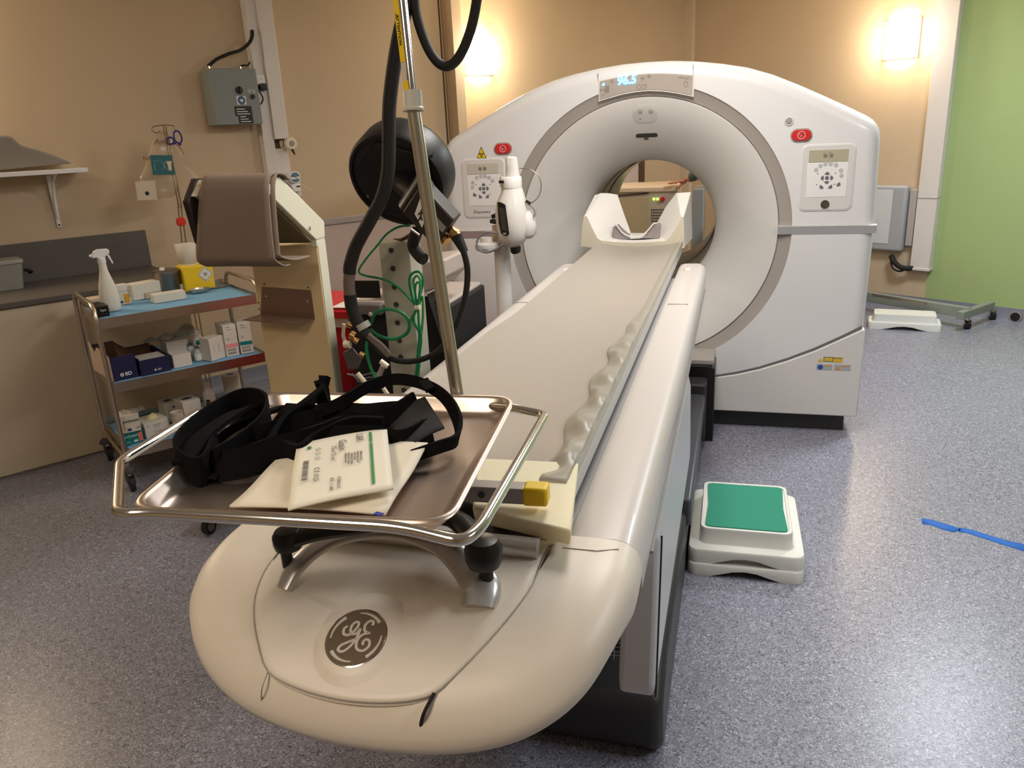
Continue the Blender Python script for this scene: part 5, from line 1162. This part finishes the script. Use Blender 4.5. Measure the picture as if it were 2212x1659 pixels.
# ================================================================ BLACK INSTRUMENT CART behind
ec=thing('instrument_cart','black instrument cart with pale moulded top behind the drilled post','cart',(-1.15,2.95,0))
CY0=2.72
def cxz(u,v,y=CY0): p=py(u,v,y); return p.x,p.z
x0,z1=cxz(745,640); x1,_=cxz(985,640); _,z0=cxz(880,835)
M().box(x0,x1-.02,CY0,CY0+.42,.12,z1-.03).build('cart_body',BLACKM,ec,bevel=.01)
M().box(x0-.02,x1,CY0-.01,CY0+.43,.06,.13).build('cart_base',GDARK,ec,bevel=.01)
for a_ in (x0+.03,x1-.05):
    for b_ in (CY0+.05,CY0+.37): M().cyl((a_-.012,b_,.034),(a_+.012,b_,.034),.034,14).build('caster',mat('dark_rubber',(1,1,1)),ec)
TOPM=mat('greige_moulding',rgb(178,164,154),.35)
a_,b_=cxz(775,655),cxz(835,602)
M().box(a_[0]-.02,x1-.03,CY0-.03,CY0+.40,z1-.035,z1-.015).build('tray_top',TOPM,ec,bevel=.008)
M().box(cxz(760,0)[0],cxz(840,0)[0],CY0+.0,CY0+.25,z1-.015,cxz(800,597)[1]).build('monitor_case',mat('pinkish_case',rgb(205,192,188),.4),ec,bevel=.014,seg=3)
a_=cxz(770,648);b_=cxz(819,606)
M().box(a_[0],b_[0],CY0-.006,CY0,a_[1]+.01,b_[1]).build('screen',mat('dark_screen',rgb(20,22,24),.15),ec)
a_=cxz(775,675);b_=cxz(835,650)
M().box(a_[0],b_[0],CY0-.05,CY0,a_[1],b_[1]).build('front_ledge',mat('ledge_grey',rgb(110,100,96),.4),ec,bevel=.01)
# white moulded hopper
hp=[(885,575),(895,566),(960,560),(962,600),(940,625),(905,636),(890,628)]
M().loft([[V((py(u,v,CY0-.12).x,yy,py(u,v,CY0-.12).z)) for u,v in hp] for yy in (CY0-.12,CY0+.12)]).build('hopper',TOPM,ec,bevel=.008)
M().grid(lambda a,b:py(890+45*a,578-14*b-8*sin(3*a),CY0-.12+.1*b)+UP*.008*sin(17*a+11*b),12,8).build('clear_pouch',mat('clear_film',(1,1,1)),ec,solid=.0006)
# slanted grey side panel with vents
sp4=[(922,636),(948,622),(1000,800),(985,830)]
M().loft([[py(u,v,CY0-.06+k) for u,v in sp4] for k in (0,.01)]).build('side_panel',mat('slate_panel',rgb(92,102,104),.5),ec)
for k in range(4): M().tube(pp([(941+3*k,650+13*k),(946+3*k,664+13*k)],CY0-.065),.004,5).build('vent',INK,ec)
M().loft([[py(u,v,2.68+k) for u,v in ((905,640),(930,640),(990,800),(985,832),(905,832))] for k in (0,.2)]).build('black_cover',BLACKM,ec,bevel=.004)
# connector cluster at the left
cc2=thing('connector_cluster','brass and silver connectors with a grey adapter box left of the drilled post','connectors',py(760,800,2.5))
for u,v,r_,m_ in ((757,702,.011,BRASS),(763,725,.017,BRASS),(770,736,.011,BRASS),(783,766,.010,BRASS),(802,680,.007,CHROME),(764,694,.006,CHROME)):
    M().tube(pp([(u-5,v-2),(u+5,v+3)],2.45),r_,12).build('connector',m_,cc2)
M().tube(pp([(743,700),(741,725),(748,745)],2.45),.007,8).build('lead',mat('dull_white',(1,1,1)),cc2); M().tube(pp([(744,744),(757,744)],2.44),.014,10).build('white_plug',IV,cc2)
M().loft([[py(u,v,2.46+k) for u,v in ((740,760),(762,750),(783,775),(775,797),(752,800))] for k in (0,.05)]).build('adapter_box',mat('adapter_grey',rgb(88,80,76),.5),cc2,bevel=.006)
M().tube(pp([(772,806),(790,828)],2.44),.009,8).build('plug_tip',IV,cc2); M().tube(catmull(pp([(790,826),(800,840),(815,836)],2.45),4),.004,6).build('plug_lead',IV,cc2)
M().tube(pp([(828,790),(818,812)],2.40),.010,8).build('grey_connector',GGREY,cc2); M().tube(pp([(822,780),(838,792)],2.38),.010,8).build('white_plug',IV,cc2)
for k in range(3): M().tube(catmull(pp([(750+10*k,808),(775,812+6*k),(810,806+8*k),(835,818)],2.6),5),.0035,6).build('loose_cable',mat('cable_grey',rgb(130,122,122),.5),cc2)
M().tube(pp([(828,838),(848,868)],2.35),.008,8).build('white_tube',IV,cc2)
# ================================================================ CONTRAST INJECTOR
IY=3.62
ij=thing('contrast_injector','white contrast injector head with dark screen on a white column in front of the gantry','injector',py(1090,900,IY))
def isec(v,u0,u1,dep,y=IY):
    a=py(u0,v,y);b=py(u1,v,y); c=(a+b)/2; r=(b-a).length/2; return [V((c.x+r*cos(t),y+dep*sin(t),c.z)) for t in [2*PI*k/20 for k in range(20)]]
IW=mat('injector_white',rgb(232,228,222),.3,coat=.2)
M().loft([isec(v,a,b,d) for v,a,b,d in ((338,1096,1110,.02),(341,1093,1117,.03),(360,1093,1119,.032),(384,1092,1123,.034))]).build('syringe_sleeve',IW,ij,smooth=50)
M().loft([isec(v,a,b,d) for v,a,b,d in ((381,1081,1124,.05),(383,1080,1126,.055),(402,1081,1127,.055),(405,1084,1127,.055))]).build('collar',IW,ij,smooth=50)
M().loft([isec(v,a,b,d) for v,a,b,d in ((403,1086,1126,.05),(418,1082,1131,.06),(436,1074,1136,.075),(460,1071,1141,.085),(490,1074,1143,.085),(512,1080,1140,.075),(525,1088,1132,.06),(532,1098,1122,.04))]).build('head_shell',IW,ij,smooth=60)
M().loft([isec(v,a,b,d,IY+.02) for v,a,b,d in ((455,1135,1146,.03),(462,1125,1153,.05),(485,1120,1158,.055),(505,1120,1158,.055),(514,1125,1150,.04))]).build('side_bulge',IW,ij,smooth=60)
M().loft([isec(v,a,b,.03) for v,a,b in ((532,1104,1123),(534,1102,1125),(545,1104,1124),(547,1108,1120))]).build('knob',BLACK,ij)
sc_=[(1074,437),(1080,436),(1092,442),(1100,505),(1094,511),(1082,505),(1077,480)]
M().loft([[py(u,v,IY-.085+k+.0007*(1090-u)) for u,v in sc_] for k in (0,.03)]).build('screen_frame',BLACK,ij,bevel=.004)
M().loft([[py(u,v,IY-.0865+k+.0007*(1090-u)) for u,v in ((1077,448),(1090,450),(1096,500),(1084,497))] for k in (0,.003)]).build('screen',mat('screen_olive',rgb(64,62,56),.2),ij)
M().text('MR',.012,py(1090,505,IY-.088),EX,UP,ext=.0003).build('lettering',PAPER,ij)
M().tube(pp([(1078,393),(1088,393)],IY-.06),.007,8).build('black_knob',BLACK,ij)
M().tube(pp([(1085,398),(1085,412)],IY-.062),.0035,6).build('pin',CHROME,ij)
M().tube(catmull(pp([(1122,364),(1145,366),(1163,380),(1169,402),(1163,425),(1148,439)],IY),6),.0025,6).build('spring_wire',STEELD,ij)
M().tube(catmull(pp([(1140,440),(1150,446),(1156,456),(1154,468)],IY),5),[.006]*16,8).build('pivot_arm',GGREY,ij)
M().tube(pp([(1136,434),(1146,440)],IY-.01),.007,8).build('arm_knob',BLACK,ij)
M().tube(pp([(1067,462),(1071,470)],IY),.018,10).build('side_knob',BLACK,ij); M().loft([[py(u,v,IY-.01+k) for u,v in ((1058,474),(1076,472),(1076,486),(1058,482))] for k in (0,.05)]).build('clamp',GDARK,ij,bevel=.003)
# column
cb_=py(1085,640,IY+.03)
M(Fr((cb_.x+.005,IY+.05,0),EX,(0,1,0),UP)).lathe([(.20,0),(.20,.03),(.06,.06),(.040,.08),(.040,1.10),(.034,1.14),(.022,1.15),(.022,1.20)],24).build('column',IW,ij,smooth=50)
M(Fr(py(1072,500,IY+.03),EX,(0,1,0),UP)).lathe([(.02,-.05),(.02,.03)],14).build('neck',mat('cream_neck',rgb(215,190,160),.4),ij)
hc=py(1052,528,IY-.02); M(Fr(hc,EX,(0,1,0),UP)).lathe([(.03,-.030),(.055,-.026),(.060,-.016),(.060,.004),(.050,.010),(.032,.012),(.030,.034),(.0,.036)],24).build('hand_switch_dome',IW,ij,smooth=50)
M().tube(catmull(pp([(1072,503),(1050,502),(1036,512),(1030,525),(1036,540),(1052,545),(1072,538),(1086,528)],IY-.08),5),.005,8).build('coiled_lead',mat('lead_grey',rgb(130,126,128),.5),ij)
M().text('|||||||||||||||',.012,hc+V((0,-.061,-.018)),EX,UP,ext=.0003).build('vent_print',GREYINK,ij)
# ================================================================ STEP STOOLS
SW=mat('stool_white',rgb(226,224,214),.45); SG=mat('green_grip_mat',rgb(46,140,112),.8,bump=.3,bscale=600,noise=.04,nscale=20)
def stool(name,label,c,ang,w,d,h,z0,top,pad=None,group=None):
    ex=V((cos(ang),sin(ang),0)); f=Fr(c,ex,V((-ex.y,ex.x,0)),UP).at(0,0,z0); t=thing(name,label,'step stool',f((0,0,0)),group)
    m=M(f); 
    def wav(s_,hh,r,arch=0):
        out=[]
        for x_,y_ in rrect(w*s_,d*s_,r,6): out.append((x_,y_,hh))
        return out
    # skirt with arched cut on the long sides
    n=64; P=[]
    def per(s_,r=.035): 
        pts=rrect(w*s_,d*s_,r,5); full=[]
        for i in range(len(pts)):
            a=pts[i]; b=pts[(i+1)%len(pts)]; L_=math.hypot(b[0]-a[0],b[1]-a[1]); k=8 if L_>.1 else 1
            for j in range(k): full.append((a[0]+(b[0]-a[0])*j/k,a[1]+(b[1]-a[1])*j/k))
        return full
    base=per(1.0); zlow=[max(0,(.030 if abs(y_)>d*.49 else 0)*max(0,1-(x_/(w*.27))**2)) for x_,y_ in base]
    A_=[(x_,y_,zl) for (x_,y_),zl in zip(base,zlow)]
    secs=[[(x_*.985,y_*.985,zl) for x_,y_,zl in A_],A_,[(x_,y_,h*.42) for x_,y_ in base],[(x_*.985,y_*.985,h*.47) for x_,y_ in base]]
    st=per(top,.03)
    secs+=[[(x_*1.03,y_*1.03,h*.49) for x_,y_ in st],[(x_*1.005,y_*1.005,h*.55) for x_,y_ in st],[(x_,y_,h*.92) for x_,y_ in st],[(x_*.985,y_*.985,h) for x_,y_ in st],[(x_*.93,y_*.93,h) for x_,y_ in st],[(x_*.925,y_*.925,h-.004) for x_,y_ in st],[(x_*.5,y_*.5,h-.004) for x_,y_ in st]]
    M(f).loft(secs,caps='end').build('body',SW,t,smooth=45)
    if pad:
        pd=per(top*.90,.02); pinch=lambda x_,y_:(x_*(1-.05*(1-min(1,abs(y_)/(d*.35))) if abs(x_)>w*top*.3 else 1),y_)
        M(f).loft([[(*pinch(x_,y_),hh) for x_,y_ in pd] for hh in (h-.004,h+.001)]).build('grip_mat',pad,t)
    return t
c0=pz(1483,1240,0); c1=pz(1738,1265,0); 
a0=math.atan2(c1.y-c0.y,c1.x-c0.x); sw=(c1-c0).length
ctr=c0+(c1-c0)/2+V((-sin(a0),cos(a0),0))*.26
stool('step_stool','lower cream step stool with arched skirt, beneath the green-topped one beside the table',ctr,a0,sw*.99,.52,.10,0,.84,None,'step stools stacked beside the table')
stool('step_stool','upper white step stool with green grip mat, stacked on another beside the table',ctr+V((0,.01,0)),a0,sw*.99,.52,.118,.046,.80,SG,'step stools stacked beside the table')
d0=pz(1874,710,0); d1=pz(2033,718,0); a1=math.atan2(d1.y-d0.y,d1.x-d0.x)
stool('low_step','low white step stool alone on the floor near the right wall',d0+(d1-d0)/2+V((-sin(a1),cos(a1),0))*.12,a1,(d1-d0).length,.24,.115,0,.86,SW)
# ---------------------------------------------------------------- blue tape
BT=mat('blue_tape',rgb(40,105,190),.7)
tp=[(1990,1120),(2010,1124),(2040,1133),(2066,1141)]; tq=[(1990,1134),(2010,1138),(2040,1148),(2072,1150)]
def ribbon(name,A,B,label):
    M().loft([[pz(u,v,.0005) for u,v in A],[pz(u,v,.0005) for u,v in B]],caps=False,closed=False).build(name,BT,None,solid=.0008,**T(label,'tape','blue tape on the floor'))
ribbon('floor_tape',[(1991,1119),(2010,1122),(2040,1131),(2062,1137),(2076,1144)],[(1992,1132),(2010,1134),(2040,1145),(2060,1150),(2068,1148)],'short piece of blue tape on the right floor, the end nearer the scanner')
ribbon('floor_tape',[(2072,1139),(2095,1143),(2130,1154),(2170,1166),(2240,1182)],[(2070,1149),(2090,1152),(2130,1165),(2170,1178),(2240,1200)],'longer piece of blue tape on the floor running out at the right edge')
# ---------------------------------------------------------------- wall radiator panel
def orr(u,v,d=.09): return pn(u,v,rp(LW-d,0),LD)
A=lrz(orr(1960,402)); B=lrz(orr(1952,545)); Cc=lrz(orr(1888,395))
rl=Cc[1]-.45; rr_=A[1]; RG=mat('panel_grey',rgb(164,164,166),.45)
wp=thing('wall_panel_heater','grey wall panel heater with white inset beside the gantry','heater',rp(LW-.05,(rl+rr_)/2,B[2]))
M(RM).box(LW-.085,LW-.012,rl,rr_,B[2],A[2]).build('casing',RG,wp,bevel=.02,seg=3)
i1=lrz(orr(1930,402))[1]
M(RM).box(LW-.089,LW-.08,rl+.06,i1,B[2]+.06,A[2]-.035).build('inset',mat('inset_white',rgb(205,206,206),.4),wp,bevel=.002)
M(RM).box(LW-.05,LW-.001,rr_+.01,rr_+.07,B[2]+.05,A[2]-.03).build('wall_rail',mat('rail_grey',rgb(170,162,156),.5),wp,bevel=.004)
M().tube(catmull([orr(1925,552,.06),orr(1932,566,.08),orr(1945,577,.09),orr(1960,580,.08),orr(1975,578,.05)],5),.022,10).tube(catmull([orr(1924,560,.06),orr(1928,578,.09),orr(1942,586,.09),orr(1956,582,.08)],5),.008,8).build('black_cables',BLACKM,None,**T('bundle of black cables curving from the panel heater to the white trunking','cables'))
# ---------------------------------------------------------------- wheeled frame near the right wall
FRM=mat('grey_green_frame',rgb(132,138,126),.45)
wf=thing('wheeled_frame','low grey metal frame on castors along the right wall','frame',pz(2088,700,0))
a=pz(2095,676,.13); b=pz(1700,612,.13); 
def bar(p,q_,w_,h_): 
    t_=(q_-p).normalized(); s_=UP.cross(t_)*w_/2; u_=UP*h_/2
    return M().loft([[x_-s_-u_,x_+s_-u_,x_+s_+u_,x_-s_+u_] for x_ in (p,q_)])
bar(a,pz(1800,628,.13),.05,.08).build('long_bar',FRM,wf,bevel=.004)
p_,q_=pz(2074,682,.13),pz(2142,659,.13); bar(p_,q_,.05,.06).build('foot_bar',FRM,wf,bevel=.004)
bar(pz(1885,637,.19),pz(2000,656,.17),.02,.02).build('thin_rod',STEELD,wf)
for k,p in enumerate((pz(2088,710,0),pz(2142,690,0))):
    M().cyl(p+V((-.02,0,.035)),p+V((.02,0,.035)),.035,16).build('caster',BLACK,wf); M().tube([p+UP*.035,p+UP*.09],[.022,.014],10).build('caster_stem',CHROME,wf)
    M().cyl(p+V((-.024,0,.045)),p+V((.024,0,.045)),.022,12).build('caster_cover',CHROME,wf)
p=pz(2194,690,.04); pq=on_right(2194,684)
f=Fr(pn(2194,684,rp(LW-.02,0),LD),RD,LD,UP)
s=thing('wall_outlet','small round black outlet low on the skirting at the far right','outlet',f.o); M(f).prism(circ(.045,20),-.01,.0,'y').build('outlet_ring',mat('outlet_grey',(1,1,1)),s); M(f).prism(circ(.034,20),-.014,.0,'y').build('outlet_hole',BLACK,s)
# ================================================================ SEEN THROUGH THE BORE
KY=6.45
def kp(u,v,y=KY): return py(u,v,y)
CBM=mat('beige_cabinet',rgb(206,188,158),.5); 
kc=thing('cooling_cabinet','beige cabinet with two green lights and a red button seen through the scanner bore','cabinet',(-.45,6.7,0))
xl=kp(1250,430).x; xr_=kp(1462,430).x; zt2=kp(1400,403).z; zb2=.0; xm=kp(1403,450).x
M().box(xl,xr_,KY,KY+.55,zb2,zt2-.04).build('cabinet_body',mat('pinkish_beige',rgb(196,180,164),.5),kc)
M().box(xl-.02,xr_+.01,KY-.015,KY+.56,zt2-.045,zt2).build('cabinet_top',mat('pale_top',rgb(226,204,180),.4),kc,bevel=.012,seg=3)
M().box(xl,xm,KY-.012,KY,.05,kp(1340,425).z-.01).build('door_panel',mat('door_khaki',rgb(186,170,136),.55),kc,bevel=.002)
M().loft([[kp(1250,428,KY-.014),kp(1402,416,KY-.014),kp(1402,418,KY-.014),kp(1250,431,KY-.014)],[kp(1250,428,KY),kp(1402,416,KY),kp(1402,418,KY),kp(1250,431,KY)]]).build('panel_gap',INK,kc)
for u in (1412.5,1420.5):
    c=kp(u,430); M(Fr(c,EX,UP,(0,-1,0))).prism(circ(.009,14),0,.006).build('indicator_light',mat('green_lamp_glow',(.5,1,.1),.4,emit=(.45,1,.08),es=4),kc)
c=kp(1432,430); M(Fr(c,EX,UP,(0,-1,0))).prism(circ(.019,20),0,.02).build('red_button',RED,kc,bevel=.004)
g0=kp(1407,452); g1=kp(1436,466)
q_=M(Fr(g0,EX,UP,(0,-1,0)))
dx_=(g1.x-g0.x)/8
for i in range(9):
    for j in range(5): q_.box(i*dx_,i*dx_+dx_*.5,-.0-j*.022-.012,-j*.022,-.001,.002)
q_.build('vent_grille',INK,kc,kind='stuff')
M().box(kp(1496,430,6.3).x,kp(1520,430,6.3).x,6.3,6.8,0,kp(1500,409,6.3).z).build('grey_locker',mat('locker_grey',rgb(150,152,152),.45),None,bevel=.004,**T('narrow grey locker at the right inside the bore view','locker'))
a_=lrz(on_left(1376,360))[0]; b_=lrz(on_left(1386,360))[0]
M(RM).box(a_,b_,RW,RW+.04,0,1.55).build('trim_11',mat('dark_brown_trim',rgb(84,62,44),.6),**ST)
M(RM).box(lrz(on_left(1330,360))[0],a_,RW,RW+.02,0,1.55).build('trim_12',WAIN,**ST)
# ---------------------------------------------------------------- person behind the gantry, hand on the cabinet
SK=mat('skin',rgb(196,128,108),.5,sss=.1); CL=mat('teal_grey_fleece',rgb(92,104,102),.9,bump=.4,bscale=250); TR_=mat('dark_trousers',rgb(50,54,64),.8)
pe=thing('person','person in grey-teal fleece leaning a hand on the beige cabinet behind the scanner','person',(.02,6.25,0))
def skin(name,verts,edges,rad,mt,root=0,sub=2,parent=pe):
    o=wloc(parent); me=bpy.data.meshes.new(name); me.from_pydata([V(p)-o for p in verts],edges,[]); me.update()
    ob=bpy.data.objects.new(name,me); COL.objects.link(ob); ob.parent=parent; me.materials.append(mt)
    md=ob.modifiers.new('skin','SKIN'); md.use_smooth_shade=True
    for i,r_ in enumerate(rad): d=me.skin_vertices[0].data[i]; d.radius=(r_,r_) if not hasattr(r_,'__len__') else r_; d.use_root=(i==root)
    s_=ob.modifiers.new('sub','SUBSURF'); s_.levels=sub; s_.render_levels=sub; return ob
HX,HY=.13,6.28
tipw=kp(1486,404,6.42); wr=V((tipw.x+.02,6.42,zt2+.045)); el=V((HX-.16,6.30,1.10)) ; 
wr=kp(1485,402,6.44); wr=V((wr.x,6.44,zt2+.035)); el=V((wr.x+.16,6.34,wr.z+.13)); sh_=V((HX-.13,HY,1.42))
Vb=[(HX,HY,.95),(HX,HY,1.12),(HX,HY,1.34),(HX,HY,1.47),(HX,HY-.01,1.55),(HX,HY-.02,1.64),(HX,HY-.01,1.71),
    sh_,el,wr,(HX+.19,HY,1.41),(HX+.24,HY+.02,1.14),(HX+.22,HY-.04,.90),
    (HX-.10,HY,.90),(HX-.11,HY-.01,.50),(HX-.11,HY+.02,.09),(HX-.11,HY-.10,.035),(HX+.10,HY,.90),(HX+.11,HY-.01,.50),(HX+.11,HY+.02,.09),(HX+.11,HY-.10,.035)]
Eb=[(0,1),(1,2),(2,3),(3,4),(4,5),(5,6),(2,7),(7,8),(8,9),(2,10),(10,11),(11,12),(0,13),(13,14),(14,15),(15,16),(0,17),(17,18),(18,19),(19,20)]
Rb=[(.15,.11),(.13,.10),(.16,.11),.06,.055,.085,.06,.055,.042,.027,.055,.042,.03,.085,.055,.04,.035,.085,.055,.04,.035]
skin('body',Vb,Eb,Rb,SK)
k_=1.16
skin('fleece_top',[Vb[i] for i in (0,1,2,3)]+[sh_,el,el.lerp(wr,.90),Vb[10],Vb[11],V(Vb[11]).lerp(V(Vb[12]),.9)],[(0,1),(1,2),(2,3),(2,4),(4,5),(5,6),(2,7),(7,8),(8,9)],[(.175,.13),(.155,.12),(.185,.13),.075,.075,.060,.042,.075,.06,.045],CL)
skin('trousers',[Vb[i] for i in (0,13,14,15,17,18,19)],[(0,1),(1,2),(2,3),(0,4),(4,5),(5,6)],[(.17,.125),.10,.075,.06,.10,.075,.06],TR_)
skin('hair',[(HX,HY,1.60),(HX,HY+.01,1.68),(HX,HY,1.735)],[(0,1),(1,2)],[.06,.092,.06],mat('dark_hair',rgb(50,36,28),.8))
for s_ in (-1,1): M(Fr((HX+s_*.03,HY-.095,1.645),EX,(0,1,0),UP)).lathe([(.002,-.007),(.008,0),(.002,.007)],10).build('eye',INK,pe)
# hand flat on the cabinet edge
zc=zt2+.012; hd=V((-1,-.10,0)).normalized(); hs2=V((.10,-1,0)).normalized()
pl=wr+hd*.03; pl.z=zc+.016
hv=[wr,V((wr.x-.03,wr.y,zc+.022)),V((wr.x-.075,wr.y-.004,zc+.018))]; he=[(0,1),(1,2)]; hr=[(.026,.022),(.034,.018),(.036,.014)]
skin('palm',hv,he,hr,SK)
for i,(o_,ln,bend) in enumerate(((.030,.062,.0),(.010,.080,.0),(-.010,.076,.0),(-.029,.060,.0))):
    b_=V((wr.x-.072,wr.y-.004,zc+.014))+V((0,-1,0))*o_
    skin('finger',[b_,b_+hd*ln*.45+UP*.003,b_+hd*ln*.78-UP*.002,b_+hd*ln-UP*.006],[(0,1),(1,2),(2,3)],[.0095,.009,.008,.0065],SK)
th=V((wr.x-.030,KY-.010,zc+.006)); skin('thumb',[V((wr.x-.02,wr.y-.02,zc+.016)),th+V((-.01,-.012,.0)),th+V((-.03,-.020,-.022)),th+V((-.042,-.022,-.040))],[(0,1),(1,2),(2,3)],[.013,.011,.010,.008],SK)
